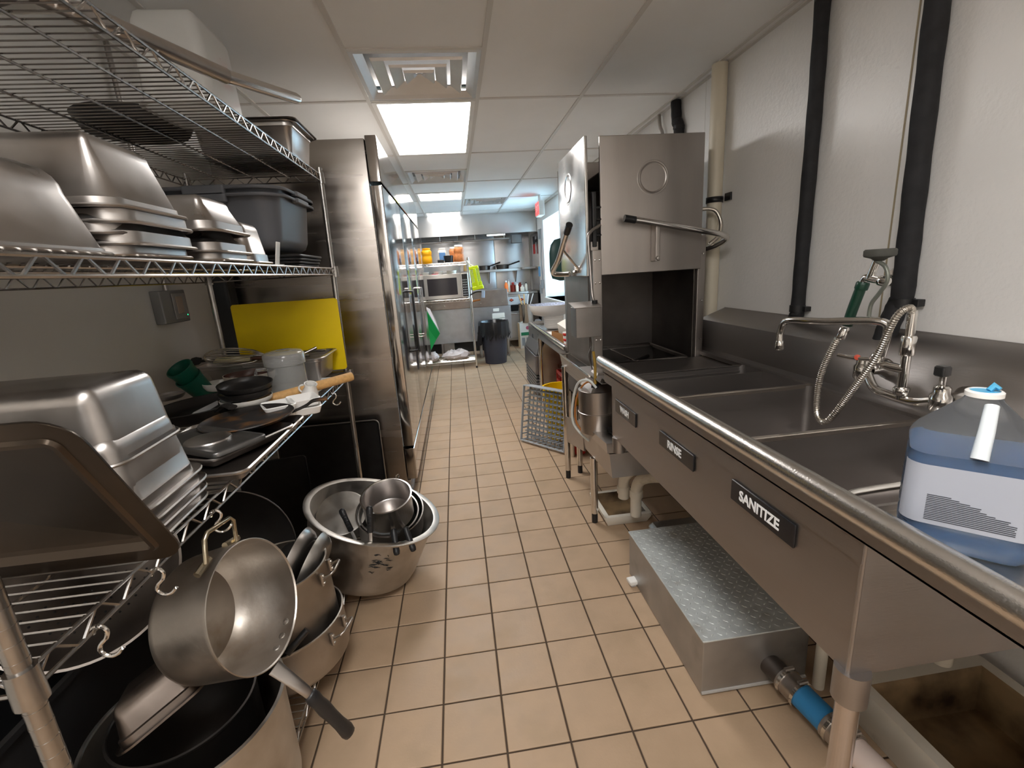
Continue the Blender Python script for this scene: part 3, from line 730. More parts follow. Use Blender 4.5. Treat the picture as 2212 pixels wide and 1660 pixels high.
# large round colander hanging behind
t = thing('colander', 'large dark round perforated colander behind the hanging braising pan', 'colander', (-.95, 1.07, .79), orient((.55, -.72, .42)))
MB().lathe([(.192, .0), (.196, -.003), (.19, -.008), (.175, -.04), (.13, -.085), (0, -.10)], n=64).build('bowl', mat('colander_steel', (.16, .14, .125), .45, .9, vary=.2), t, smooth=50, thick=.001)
hs = MB()
for rr in range(2, 7):
    for k in range(rr*6):
        a = 2*PI*k/(rr*6); r_ = rr*.021; z_ = -.0985+.0020*(rr**2)*.42
        hs.lathe([(.0030, 0), (.001, .0006)], (r_*math.cos(a), r_*math.sin(a), z_), (0,0,1), 6, cap1=True)
o = hs.build('holes', WATER, t, smooth=0); o['kind'] = 'stuff'
MB().lathe([(.192, -.002), (.198, 0), (.198, .003), (.192, .003)], n=64).build('rim', STEEL, t)
# round dark lid and black pot further back
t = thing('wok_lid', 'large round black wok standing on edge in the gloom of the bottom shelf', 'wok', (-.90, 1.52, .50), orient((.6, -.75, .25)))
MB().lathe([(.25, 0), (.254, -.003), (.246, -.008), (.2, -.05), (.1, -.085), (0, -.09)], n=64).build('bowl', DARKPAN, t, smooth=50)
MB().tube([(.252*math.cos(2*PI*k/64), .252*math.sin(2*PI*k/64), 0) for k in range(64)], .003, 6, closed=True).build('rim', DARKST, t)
t = thing('dark_container', 'black flat tray standing on the bottom shelf near the refrigerator', 'tray', (-1.0, 2.30, Z1+.24), (PI/2, 0, .2))
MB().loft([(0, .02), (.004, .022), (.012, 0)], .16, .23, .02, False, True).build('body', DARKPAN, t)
t = thing('dark_container', 'added black box darkening the gap behind the near stock pot', 'bin', (-1.10, 1.0, Z1+.002))  # black box added to darken this corner of the shelf
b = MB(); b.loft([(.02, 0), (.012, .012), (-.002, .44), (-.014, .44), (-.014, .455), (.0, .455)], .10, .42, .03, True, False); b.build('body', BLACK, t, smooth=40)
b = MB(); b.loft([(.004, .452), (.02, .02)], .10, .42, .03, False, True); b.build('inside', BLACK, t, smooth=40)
# leaning rondeau pots
def rondeau(label, c, z, r, h, m, ang):
    R = orient(z, (0, 1, 0)); t = thing('rondeau_pot', label, 'pot', c, R, 'two leaning rondeau pots')
    pot_body(t, r, h, m, flare=0, lip=.004, rb=.02, n=72)
    a = ang; out = Vector((math.cos(a), math.sin(a), 0))
    loop_handle(t, out*(r+.002)+Vector((0,0,h-.045)), out, (-math.sin(a), math.cos(a), 0), .085, .042, .0045, m, dz=(0,0,.02))
    out2 = -out; loop_handle(t, out2*(r+.002)+Vector((0,0,h-.045)), out2, (-math.sin(a), math.cos(a), 0), .085, .042, .0045, m, dz=(0,0,.02))
    return t
ax = Vector((-.06, .02, 1)).normalized()
rondeau('lower and larger leaning aluminium rondeau pot on the bottom shelf', Vector((-.705, 1.475, Z1+.004)), ax, .200, .158, ALUW, -PI/2-.25)
rondeau('upper leaning aluminium rondeau pot holding two frying pans', Vector((-.710, 1.49, Z1+.06)), ax, .180, .30, ALUW, -PI/2-.05)
def fryp(label, c, z, r, m, hx):
    t = thing('frying_pan', label, 'pan', c, orient(z, hx), 'frying pans standing in the upper rondeau pot')
    MB().lathe([(r-.002, .042), (r+.002, .043), (r+.001, .039), (r*.93, .018), (r*.82, .004), (r*.74, 0)], n=56, cap1=True).build('body', m, t, smooth=55)
    MB().lathe([(r-.002, .042), (r*.91, .02), (r*.8, .006), (0, .005)], n=56).build('inside', DARKPAN, t, smooth=55)
    MB().tube([(r-.01, 0, .034), (r+.05, 0, .045), (r+.10, 0, .05)], [.009, .007, .011], 10).build('handle', BLACK, t)
fryp('bright steel frying pan standing on edge, rear one in the upper rondeau pot', Vector((-.655, 1.60, .40)), Vector((-.90, .10, .35)), .135, STEEL, (-.3, .1, -1))
fryp('dull frying pan standing on edge, front one in the upper rondeau pot', Vector((-.600, 1.585, .385)), Vector((-.90, .10, .40)), .130, ALU, (-.3, .1, -1))
utensil('black_handle_tool', 'short black-handled tool beside the hanging pan rim', (-.60, 1.22, .36), (-.545, 1.255, .405), .011, BLACK)

# big pot on the floor with saucepans
PN = Vector((.341, .016, 1)).normalized(); PR = Vector((-.477, 2.049, .377)); h = .308; PB = PR-PN*h
t = thing('stock_pot', 'huge wide aluminium pot tilted against the shelf edge on the floor, filled with saucepans', 'pot', PB, orient(PN))
r0, r1 = .256, .290
pr = [(r1-.004, h-.004), (r1+.018, h+.0), (r1+.026, h-.003), (r1+.025, h-.010), (r1+.002, h-.016), (r0+.006, .05), (r0-.004, .018), (r0-.02, .004), (r0-.03, 0)]
MB().lathe(pr, n=80, cap1=True).build('body', ALU, t, smooth=50)
MB().lathe([(r1-.004, h-.004), (r0-.002, .05), (r0-.03, .006), (0, .006)], n=80).build('inside', ALU, t, smooth=50)
sm = MB(); random.seed(5)
for k in range(26):
    a = -1.22+random.uniform(-.16, .16); z = .195+random.gauss(0, .018); rr = r0+.006+(r1-r0-.004)*(z-.05)/(h-.066)+.0016; wd = random.uniform(.004, .016)
    p = [Vector((math.cos(a+q*wd/rr)*rr, math.sin(a+q*wd/rr)*rr, z+random.uniform(-.004, .004))) for q in (-1, -.3, .4, 1)]
    sm.tube(p, [.0004, .0018, .0014, .0004], 4)
sm.build('burnt_marks', WATER, t)['kind'] = 'stuff'
def saucepan(label, c, z, r, h, m, hdir, hl=.15, mi=None, grip=True, g='saucepans in the floor pot', drop=0.):
    t = thing('saucepan', label, 'pan', c, orient(z, hdir), g)
    MB().lathe([(r-.003, h-.001), (r-.001, h+.002), (r+.005, h+.001), (r+.004, h-.004), (r, h-.008), (r, .012), (r-.004, .003), (r-.012, 0)], n=56, cap1=True).build('body', m, t, smooth=45)
    MB().lathe([(r-.003, h-.001), (r-.003, .01), (r-.012, .003), (0, .003)], n=56).build('inside', mi or m, t, smooth=45)
    if grip:
        hd = MB()
        P3 = [(r, 0, h-.03), (r+.012, 0, h+.03), (r+.050, 0, h+.105), (r+.072, 0, h+.115)]
        hd.rings([[Vector(p)+Vector((0, wd*math.cos(a), .003*math.sin(a))) for a in [2*PI*k/8 for k in range(8)]] for p, wd in zip(P3, (.016, .013, .010, .009))], True, True, True)
        o = hd.build('handle', STEEL, t)
        d = Vector((.9, 0, -.62)).normalized(); uu = d.cross(Vector((0,1,0)))
        MB().rings([[Vector(P3[3])+d*l+Vector((0,1,0))*wd*math.cos(a)+uu*wd*.7*math.sin(a) for a in [2*PI*k/12 for k in range(12)]] for l, wd in ((-.01, .009), (-.006, .0125), (.02, .0135), (.06, .012), (.085, .0145), (.098, .012), (.102, .005))], True, True, True).build('grip', BLACK, o, smooth=60)
        rvt = MB()
        for s in (-.012, .012): rvt.lathe([(.005, 0), (.004, .003), (0, .004)], (r-.003, s, h-.03), (-1, 0, 0), 10)
        rvt.build('rivets', STEEL, t)
    return t
DARKIN = mat('nonstick_inside', (.03, .032, .03), .45, .2)
def at_rim(c, n, h): n = Vector(n).normalized(); return Vector(c)-n*h
n1 = (.095, -.387, 1); saucepan('largest saucepan with a dark lining, outermost of the nested pair in the floor pot', at_rim((-.414, 2.084, .335), n1, .13), n1, .157, .13, STEEL, (.42, -.86, -.37), mi=DARKIN, drop=.03)
n1 = (.116, -.40, 1); saucepan('middle saucepan with a dark lining nested inside the largest one', at_rim((-.413, 2.055, .345), n1, .11), n1, .136, .11, STEEL, (.20, -.9, -.37), mi=DARKIN, drop=.03)
n1 = (.005, -.276, 1); t = saucepan('small shiny saucepan on top of the nested saucepans in the floor pot', at_rim((-.388, 1.913, .500), n1, .125), n1, .108, .125, mat('bright_pan_steel', (.66, .63, .60), .24, 1, vary=.06), (-.30, -.95, 0), mi=mat('brushed_inside', (.50, .47, .45), .30, 1), grip=False)
MB().tube([(-.108, 0, .123), (-.128, .008, .127), (-.140, 0, .129), (-.128, -.008, .127), (-.108, 0, .123)], .0028, 6).build('hanging_ring', CHROME, t)
small_pan = t
def grip_strip(t, loc, d):
    M_ = Matrix.Translation(loc) @ orient(d).to_4x4()
    o = MB(M_).rings([[(wd*math.cos(a), wd*.7*math.sin(a), z) for a in [2*PI*k/14 for k in range(14)]] for z, wd in ((0, .008), (.004, .013), (.06, .0125), (.095, .015), (.108, .012), (.112, .004))], True, True, True).build('handle', BLACK, t, smooth=60, world=True)
    rb = MB(M_)
    for k in range(5): rb.rbox(-.008, .008, -.0115, .0115, .022+k*.013, .027+k*.013, .002, .001)
    rb.build('ridges', BLACK, o, world=True)
    MB(M_).rbox(-.008, .008, -.003, .003, -.045, .002, .003, .001).build('tang', STEEL, o, world=True)
t = thing('round_pan', 'round scratched steel pan lying base-up in the floor pot on the left', 'pan', (-.645, 2.10, .345), orient((.10, -.62, 1)))
MB().lathe([(.122, -.07), (.124, -.012), (.120, -.002), (.112, 0), (0, .001)], n=56).build('body', ALU, t, smooth=40)
grip_strip(t, (-.565, 1.93, .335), (-.30, .25, .75))
grip_strip(small_pan, (-.447, 1.785, .400), (.02, .18, .6))

# ------------------------------------------------------------------ refrigerator
FX0, FX1, FY0, FY1, FZ = -1.26, -.43, 2.87, 5.62, 2.20
t = thing('refrigerator', 'tall stainless reach-in refrigerator with mirror-like doors past the left shelving', 'refrigerator', ((FX0+FX1)/2, (FY0+FY1)/2, 0))
MB().rbox(FX0, FX1, FY0, FY1, .10, FZ, .004, .003).build('cabinet', FRIDGE, t, world=True)
dx = .068
def door(y0, y1, z0, z1, name, m): return MB().rbox(FX1+.004, FX1+dx, y0, y1, z0, z1, .006, .003).build(name, m, t, world=True)
door(FY0-.002, FY1, 1.972, FZ+.015, 'top_panel', MIRROR)
door(FY0-.002, FY1, .13, .345, 'bottom_panel', MIRROR)
ys = [FY0-.002, 3.70, 4.55, FY1]
for k in range(3):
    y0, y1 = ys[k]+(.003 if k else 0), ys[k+1]-.003
    d_ = door(y0, y1, .362, 1.955, 'door', MIRROR)
    MB().box(FX1-.0, FX1+.010, y0+.01, y1-.01, .37, 1.95).build('gasket', GREYL, d_, smooth=0, world=True)
    yh = (3.62, 4.46, 4.66)[k]
    hb = MB(); xh = FX1+dx+.035
    hb.tube([(FX1+dx, yh, 1.33), (xh, yh, 1.325), (xh, yh, 1.30), (xh, yh, .90), (xh, yh, .875), (FX1+dx, yh, .87)], .009 if k == 0 else .006, 10); hb.build('handle', BLACK if k == 0 else STEEL, d_, world=True)
MB().box(FX0, FX1-.02, FY0+.01, FY1, .09, .12).build('underframe', BLACK, t, smooth=0, world=True)
kk = MB()
kk.box(FX1+.0, FX1+.02, FY0+.02, FY1+.2, .005, .115)
for z in (.03, .055, .08): kk.box(FX1+.018, FX1+.026, FY0+.02, FY1+.2, z, z+.012)
kk.build('kick_grille', mat('aluminium_grille', (.70, .74, .80), .25, 1), t, smooth=0, world=True)
for y in (3.1, 4.2, 5.4):
    for x in (-.48, -1.2): MB().cyl((x, y, 0), (x, y, .1), .02).build('foot', STEEL, t, world=True)
for y in (4.9, 5.1):
    MB().cyl((FX1-.02, y, FZ), (FX1-.02, y, FZ+.03), .006).build('hinge_pin', STEEL, t, world=True)

t = thing('sheet_tray', 'large black baking tray leaning against the refrigerator side behind the wire shelving', 'tray', (-.86, 2.805, .298), (PI/2-.06, 0, 0))
MB().loft([(-.002, .020), (-.004, .024), (0, .026), (.005, .022), (.012, .002), (.02, 0)],   .31, .285, .03, False, True).build('body', DARKPAN, t, smooth=50)
MB().tube([(p[0], p[1], .024) for p in MB().rrect(.312, .287, .032, 0)], .004, 6, closed=True).build('rim', STEEL, t)

# wall items behind the shelving
t = thing('outlet_box', 'grey metal electrical box on the left wall with a tiny green light', 'electrical box', (XL, 2.36, 1.37))
MB().rbox(.0, .045, -.10, .10, -.075, .075, .006, .003).build('box', mat('box_grey', (.25, .25, .25), .5, .6), t)
MB().rbox(.045, .05, -.02, .09, -.06, .06, .004, .001).build('cover_plate', mat('plate_grey', (.32, .31, .30), .5, .5), t)
MB().rbox(.05, .054, .0, .05, -.035, .045, .003, .001).build('outlet', mat('outlet_brown', (.36, .28, .22), .5), t)
MB().lathe([(.003, 0), (0, .002)], (.05, .075, -.045), (1,0,0), 8).build('indicator', LEDG, t)
MB().cyl((.02, 0, .075), (.02, 0, 1.09), .011).build('conduit', STEEL, t)
t = thing('side_panel', 'dark upright panel between the left wall and the refrigerator', 'panel', (-1.295, 2.79, 0))
MB().rbox(-.05, .03, -.02, .02, 1.0, 1.62, .01, .004).build('board', mat('dark_blue_panel', (.03, .035, .042), .5), t)

# ------------------------------------------------------------------ far kitchen
# wire rack with microwave
RX0, RX1, RY0, RY1 = -.88, .225, 6.98, 7.42
rk = thing('wire_rack', 'freestanding chrome wire rack with jars and a microwave in front of the cooking line', 'shelving', ((RX0+RX1)/2, 7.2, 0))
for x in (RX0, RX1):
    for y in (RY0, RY1):
        pm_ = MB(); pm_.cyl((x, y, .03), (x, y, 1.66), .0135, n=12); 
        for k in range(2, 65): pm_.cyl((x, y, k*.0254), (x, y, k*.0254+.003), .0145, n=10)
        o = pm_.build('post', CHROME, rk, world=True); MB().cyl((x, y, 0), (x, y, .035), .017, .012, 10).build('foot', BLACK, o, world=True)
for z in (1.60, 1.065, .125): wire_shelf(rk, RX0, RX1, RY0, RY1, z, CHROME, pitch=.03, step=.05, r=.0035)
t = thing('microwave', 'stainless microwave oven on the middle shelf of the far wire rack', 'microwave', (-.13, 7.05, 1.067), (0, 0, .03))
MB().rbox(-.335, .335, .02, .40, .012, .375, .006, .004).build('body', mat('mw_body', (.62, .60, .58), .3, .9), t)
for sx in (-.3, .3):
    for sy in (.05, .36): MB().cyl((sx, sy, 0), (sx, sy, .014), .012, n=10).build('foot', BLACK, t)
d_ = MB().rbox(-.335, .225, -.0, .022, .014, .373, .004, .003).build('door', mat('mw_front', (.70, .67, .63), .3, .8), t)
MB().rbox(-.275, .165, -.003, .002, .065, .315, .01, .001).build('window', mat('mw_window', (.05, .045, .05), .12), d_)
p_ = MB().rbox(.228, .335, .0, .022, .014, .373, .004, .003).build('control_side', mat('mw_front', (.7,.67,.63)), t)
MB().rbox(.24, .325, -.003, .002, .03, .36, .004, .001).build('control_panel', BLACK, p_)
kb = MB()
for r in range(7):
    for c in range(3): kb.box(.250+c*.024, .266+c*.024, -.0045, -.003, .05+r*.036, .066+r*.036)
o = kb.build('buttons', GREYL, p_, smooth=0); o['kind'] = 'stuff'
random.seed(11)
def jar(x, y, w, h, body, lid, label, labm=None, fill=None, sq=True, lidr=.6):
    t = thing('food_jar', label, 'jar', (x, y, 1.603))
    b = MB()
    rs = [b.rrect((w/2)*k, (w/2)*k, .3*w, z, n=3) for k, z in ((.9, 0), (1, .01), (1, h*.38), (.93, h*.45), (.93, h*.52), (1, h*.58), (1, h*.78), (.72, h*.88), (.72, h*.9))]
    b.rings(rs, True, True, True); b.build('body', body, t, smooth=45)
    MB().lathe([(w*.40, h*.88), (w*.41, h*.89), (w*.41, h*.99), (w*.38, h)], n=24, cap0=True, cap1=True).build('lid', lid, t)
    if labm: MB().rbox(-w*.36, w*.36, -w/2-.0025, -w/2-.0005, h*.14, h*.70, .003, .0005).build('label', labm, t)
AMB = mat('spice_orange', '#c77a45', .5, vary=.2, vscale=30); YLW = mat('mustard_yellow', '#f0a800', .4); PALE = mat('mayo_white', '#ece8da', .4)
jar(.10, 7.10, .145, .245, AMB, WHITEP, 'large square jar of orange-brown spice at the right end of the rack top', None)
jar(.02, 7.30, .12, .23, AMB, WHITEP, 'jar of brown spice half hidden behind the large right-hand jar')
jar(-.145, 7.14, .125, .215, PALE, WHITEP, 'white-lidded jar with a blue and yellow label on the rack top', mat('blue_label', '#5b86b8', .5))
jar(-.375, 7.12, .15, .225, YLW, YLW, 'bright yellow square jar in the middle of the rack top')
jar(-.555, 7.09, .10, .155, PALE, WHITEP, 'short jar with an orange label left of the bright yellow one', mat('peach_label', '#e0a070', .5))
jar(-.60, 7.30, .13, .22, PALE, WHITEP, 'tall white-lidded jar behind the short jar with an orange label')
jar(-.71, 7.14, .10, .20, AMB, WHITEP, 'leftmost jar of the rack top, partly hidden by the refrigerator')
t = thing('small_cup', 'pale green cup between the jars at the left of the rack top', 'cup', (-.665, 7.05, 1.603))
MB().lathe([(.036, .075), (.03, 0)], n=20, cap0=True, cap1=True).build('body', mat('pale_teal', '#7fc4ae', .4), t)
t = thing('black_bowl', 'black plastic bowl between the jars on the rack top', 'bowl', (-.055, 7.06, 1.603))
MB().lathe([(.068, .10), (.072, .098), (.060, 0)], n=28, cap0=True, cap1=True).build('body', BLACK, t)
t = thing('black_tub', 'small black tub under the blue-labelled jar', 'tub', (-.175, 7.03, 1.603)); MB().rbox(-.045, .045, -.03, .03, 0, .045, .01, .004).build('body', BLACK, t)
for k, (x, w, lab) in enumerate(((-.62, .15, 'leftmost white lidded tub on the microwave'), (-.30, .13, 'white lidded tub on the middle of the microwave'), (-.02, .14, 'white lidded tub on the right of the microwave'))):
    t = thing('food_tub', lab, 'tub', (x*.7-.02, 7.22, 1.443)); MB().lathe([(w/2, 0), (w/2*1.05, .035)], n=24, cap0=True, cap1=True).build('body', PALE, t); MB().lathe([(w/2*1.1, .035), (w/2*1.1, .045)], n=24, cap0=True, cap1=True).build('lid', WHITEP, t)
t = thing('red_saucer', 'red plastic saucer lying on the microwave', 'saucer', (-.28, 7.10, 1.443)); MB().lathe([(.05, 0), (.05, .012)], n=20, cap0=True, cap1=True).build('plate', mat('pink_red', '#d8565c', .5), t)
# neon salad spinner-like holder hanging at the right of the rack
NEON = mat('neon_yellow', '#d8ee00', .4)
t = thing('neon_basket', 'bright neon yellow-green slotted plastic caddy hanging on the right post of the rack', 'basket', (.32, 6.93, 1.33), (0, -.14, 0))
b = MB(); 
for k in range(7):
    x = -.06+k*.02; b.rbox(x-.005, x+.005, -.05, -.042, -.10, .17, .002, .001); b.rbox(x-.005, x+.005, .042, .05, -.10, .17, .002, .001)
b.build('slats', NEON, t)
b = MB(); b.rbox(-.068, .068, -.055, .055, .155, .20, .02, .005); b.rbox(-.085, .085, -.06, .06, -.14, -.09, .02, .006); b.rbox(-.075, .075, -.04, .04, -.1, -.03, .01, .004); b.rbox(-.02, .02, -.062, .0, -.1, .17, .008, .004); b.build('frame', NEON, t)
MB().tube(smooth_path([(-.075, 0, .30), (-.05, 0, .24), (0, 0, .20)], 4), .010, 8).build('strap', WHITEP, t)
t = thing('steel_ladle', 'dark ladle hanging under the neon caddy', 'ladle', (.30, 6.92, 1.135), (0, .1, 0)); MB().tube(smooth_path([(-.09, 0, -.03), (0, 0, .02), (.11, 0, .03)], 5), .010, 8).build('handle', BLACK, t); MB().rbox(.08, .13, -.02, .02, -.06, .05, .01, .003).build('clear_end', mat('pale_blue_plastic', '#b8cfe8', .3), t)
t = thing('wooden_handle', 'small wooden utensil handle sticking out right of the microwave shelf', 'utensil', (.24, 7.02, 1.02)); MB().cyl((0,0,0), (.12, 0, .012), .016, .013, 12).build('handle', mat('dark_orange_wood', '#a5652a', .5), t)
# green bag hanging
t = thing('green_bag', 'folded bright green and white plastic bag hanging under the rack shelf', 'bag', (-.472, 6.965, 1.02))
b = MB(); b.add([(-.012, 0, -.06), (.012, -.03, -.07), (.185, -.03, -.44), (.12, .0, -.53), (.015, -.02, -.70), (-.01, .0, -.3)], [(0,1,2,3,4,5)]); b.build('green_side', GREENB, t, smooth=0, thick=.012)
b = MB(); b.add([(.01, -.0, -.03), (.07, .01, -.07), (.14, .01, -.24), (.17, .01, -.40), (.10, -.02, -.25), (.02, -.015, -.07)], [(0,1,2,3,4,5)]); b.build('white_side', BAGW, t, smooth=0, thick=.012)
MB().cyl((-.01, 0, -.02), (-.01, 0, .04), .003).build('hook', CHROME, t)
def crumpled(name, label, c, sx, sy, sz, m, seed):
    random.seed(seed); t = thing(name, label, 'bag', c); b = MB(); rs = []; n = 22
    for i in range(9):
        u = i/8; rad = math.sin(PI*(.12+.80*u))**.7; rs.append([(sx*rad*math.cos(2*PI*k/n)*random.uniform(.78, 1.12), sy*rad*math.sin(2*PI*k/n)*random.uniform(.8, 1.1), sz*u*(random.uniform(.75, 1.2) if i else 1)) for k in range(n)])
    b.rings(rs, True, True, True); b.build('crumple', m, t, smooth=25); return t
crumpled('plastic_bag', 'crumpled white plastic bag on the bottom shelf of the far rack, nearer its middle', (-.08, 7.18, .128), .22, .13, .14, BAGW, 2)
crumpled('plastic_bag', 'crumpled white plastic bag on the bottom shelf of the far rack, by the refrigerator', (-.44, 7.16, .128), .10, .10, .13, BAGW, 4)

# bin with liner
t = thing('trash_can', 'tall grey-blue plastic bin with a black liner bag right of the wire rack', 'bin', (.555, 7.28, 0))
pr = [(.165, 0), (.172, .006), (.215, .60), (.225, .605), (.225, .63)]
b = MB(); n = 64; rs = []
for r_, z_ in pr: rs.append([(r_*(1-.018*(1 if (k % 8) == 0 and .005 < z_ < .602 else 0))*math.cos(2*PI*k/n), r_*(1-.018*(1 if (k % 8) == 0 and .005 < z_ < .602 else 0))*math.sin(2*PI*k/n), z_) for k in range(n)])
b.rings(rs, True, True, False); b.build('body', BINP, t, smooth=30)
random.seed(8); b = MB(); rs = []
wob = [random.uniform(-1, 1) for _ in range(n)]
for r_, z_, a in ((.17, .45, 0), (.20, .60, .002), (.222, .668, .006), (.236, .672, .006), (.245, .62, .010), (.248, .55, .012), (.252, .48, .02), (.256, .44, .03)):
    rs.append([((r_+a*wob[k]*.5)*math.cos(2*PI*k/n), (r_+a*wob[k]*.5)*math.sin(2*PI*k/n), z_+a*2.2*wob[(k*3) % n]*(1 if z_ < .6 else .3)) for k in range(n)])
b.rings(rs); b.build('liner_bag', BAG, t, smooth=50)
b = MB(); b.hexa([(-.30, -.12, .30), (-.22, -.14, .32), (-.2, .02, .33), (-.28, .02, .31)], [(-.25, -.10, .62), (-.19, -.12, .62), (-.18, .02, .62), (-.24, .02, .62)]); b.build('liner_flap', BAG, t, smooth=0)

# cooking line island seen from behind
t = thing('cooking_line', 'stainless back of the cooking line counter behind the wire rack with notes taped on it', 'counter', (-.2, 8.0, 0))
MB().rbox(-1.25, .86, 7.72, 8.25, .87, 1.135, .004, .003).build('upper_back', mat('brown_steel', (.40, .35, .32), .32, 1, vary=.1), t, world=True)
MB().rbox(-1.25, .90, 7.74, 8.25, .30, .868, .004, .003).build('lower_back', mat('blueish_steel', (.50, .52, .55), .36, 1, vary=.08), t, world=True)
MB().box(-1.2, .86, 7.95, 8.2, .10, .298).build('shade_block', BLACK, t, smooth=0, world=True)  # black box stands in for the shade in the gap below the counter
for x in (-1.1, -.3, .35, .82): MB().cyl((x, 7.80, 0), (x, 7.80, .30), .025).build('leg', STEEL, t, world=True)
MB().box(-.28, -.10, 7.85, 7.9, .02, .30).build('base_panel', STEEL, t, smooth=0, world=True)
for x in (-.72, -.42, -.20, .23, .40, .76): MB().lathe([(.009, 0), (.007, .005), (0, .006)], (x, 7.72, .93), (0, -1, 0), 10).build('bolt', CHROME, t, world=True)
for x0, x1, z0, z1 in ((.60, .70, .78, .83), (.58, .79, .66, .75), (.70, .79, .60, .67)): MB().box(x0, x1, 7.735, 7.739, z0, z1).build('note', PAPER, t, smooth=0, world=True)

# range, hood, overshelf
t = thing('range_oven', 'white-fronted commercial range with red diamond badges beneath the hood', 'range', (1.16, 9.1, 0))
MB().rbox(.92, 1.34, 8.72, 9.5, .12, .93, .004, .003).build('body', mat('range_side', (.45, .44, .43), .35, .9), t, world=True)
MB().rbox(.915, 1.345, 8.66, 8.72, .80, 1.0, .006, .004).build('control_panel', mat('range_enamel', '#c9cbcc', .35, .3), t, world=True)
MB().rbox(.90, 1.36, 8.64, 9.5, 1.0, 1.035, .004, .003).build('top', STEEL, t, world=True)
MB().rbox(.92, 1.34, 8.655, 8.72, .95, .995, .004, .003).build('bullnose', STEEL, t, world=True)
MB().box(.98, 1.28, 8.69, 8.715, .68, .79).build('oven_mouth', WATER, t, smooth=0, world=True)
d_ = MB().rbox(.93, 1.33, 8.67, 8.72, .18, .67, .01, .004).build('oven_door', mat('range_enamel2', (.55, .54, .53), .35, .7), t, world=True)
MB().tube([(.97, 8.66, .64), (.97, 8.62, .64), (1.29, 8.62, .64), (1.29, 8.66, .64)], .01, 8).build('handle', CHROME, d_, world=True)
for x in (1.03, 1.22):
    b = MB(); b.add([(x-.045, 8.655, .89), (x, 8.655, .86), (x+.045, 8.655, .89), (x, 8.655, .92)], [(0,1,2,3)]); b.build('badge', mat('badge_red', '#8a1f14', .4), t, smooth=0, world=True, thick=.004)
    b = MB(); b.add([(x-.022, 8.65, .89), (x, 8.65, .878), (x+.022, 8.65, .89), (x, 8.65, .902)], [(0,1,2,3)]); b.build('badge_centre', mat('badge_orange', '#d86a3a', .4), t, smooth=0, world=True, thick=.003)
for x in (.95, 1.31): MB().cyl((x, 8.76, 0), (x, 8.76, .12), .02).build('leg', STEEL, t, world=True)
t = thing('range_hood', 'big stainless exhaust hood across the end of the kitchen', 'hood', (.1, 9.2, 2.12))
MB().rings([[(-1.3, 8.82, 2.47), (1.60, 8.82, 2.47), (1.60, 8.82, 2.11), (-1.3, 8.82, 2.11)], [(-1.3, 8.84, 2.47), (1.60, 8.84, 2.47), (1.60, 8.84, 2.13), (-1.3, 8.84, 2.13)]], True, True, True).build('front_panel', mat('hood_steel', (.58, .57, .56), .24, 1, vary=.08, vscale=2, bump=.2, bscale=2), t, smooth=0, world=True)
MB().box(-1.3, 1.60, 8.84, 9.6, 2.36, 2.46).build('canopy', DARKST, t, smooth=0, world=True)
MB().tube([(-1.3, 8.95, 2.02), (1.1, 8.95, 2.02)], .018, 10).build('suppression_pipe', STEEL, t, world=True)
for x in (-.9, -.2, .45, 1.0): MB().cyl((x, 8.95, 2.02), (x, 8.95, 2.36), .008).build('pipe_drop', STEEL, t, world=True)
MB().rbox(1.13, 1.33, 8.9, 9.05, 1.93, 2.08, .02, .005).build('sensor_box', mat('mid_grey', (.2, .2, .2), .5, .5), t, world=True)
t = thing('hood_light', 'narrow light fitting glowing under the hood', 'light', (.85, 9.0, 2.08)); MB().rbox(-.18, .18, -.03, .03, 0, .04, .01, .004).build('housing', STEEL, t); MB().box(-.17, .17, -.032, -.030, .005, .03).build('lens', emit_mat('hood_lens', (.9, 1, 1), 2.5), t, smooth=0)
t = thing('wall_shelf', 'stainless overshelf on the back wall carrying frying pans', 'shelf', (.6, 9.4, 1.42))
MB().rbox(-.5, 1.33, 9.25, 9.6, 1.425, 1.47, .004, .003).build('board', STEEL, t, world=True)
MB().rbox(1.33, 1.6, 9.1, 9.6, 1.44, 1.48, .004, .003).build('side_board', STEEL, t, world=True)
for x in (.0, .7, 1.25): MB().hexa([(x, 9.58, 1.2), (x+.01, 9.58, 1.2), (x+.01, 9.6, 1.2), (x, 9.6, 1.2)], [(x, 9.3, 1.425), (x+.01, 9.3, 1.425), (x+.01, 9.6, 1.425), (x, 9.6, 1.425)]).build('bracket', STEEL, t, smooth=0, world=True)
def farpan(x, r, lab, hd):
    t = thing('frying_pan', lab, 'pan', (x, 9.40, 1.472)); MB().lathe([(r, .085), (r+.004, .08), (r*.92, 0)], n=32, cap1=True).build('body', DARKST, t); MB().lathe([(r, .085), (r*.9, .01), (0, .01)], n=32).build('inside', DARKST, t)
    MB().tube([(r*math.cos(hd), r*math.sin(hd), .07), ((r+.22)*math.cos(hd), (r+.22)*math.sin(hd), .13)], [.012, .016], 8).build('handle', BLACK, t)
farpan(.62, .11, 'smaller frying pan on the far overshelf, left of the other', -.4); farpan(.98, .13, 'larger frying pan on the far overshelf, its handles pointing right', -.25)
t = thing('pepper_mill', 'small brown shaker at the left of the far overshelf', 'shaker', (.23, 9.35, 1.472)); MB().lathe([(.03, 0), (.035, .01), (.028, .10), (.034, .14), (.02, .16)], n=20, cap0=True, cap1=True).build('body', WOOD, t)
random.seed(21)
def bottle(x, y, z, r, h, m, lidm, lab, name='bottle'):
    t = thing(name, lab, name, (x, y, z)); MB().lathe([(r*.95, 0), (r, .005), (r, h*.68), (r*.45, h*.82), (r*.42, h*.9)], n=20, cap0=True, cap1=True).build('body', m, t); MB().lathe([(r*.5, h*.88), (r*.5, h), (r*.3, h*1.02)], n=16, cap0=True, cap1=True).build('cap', lidm, t)
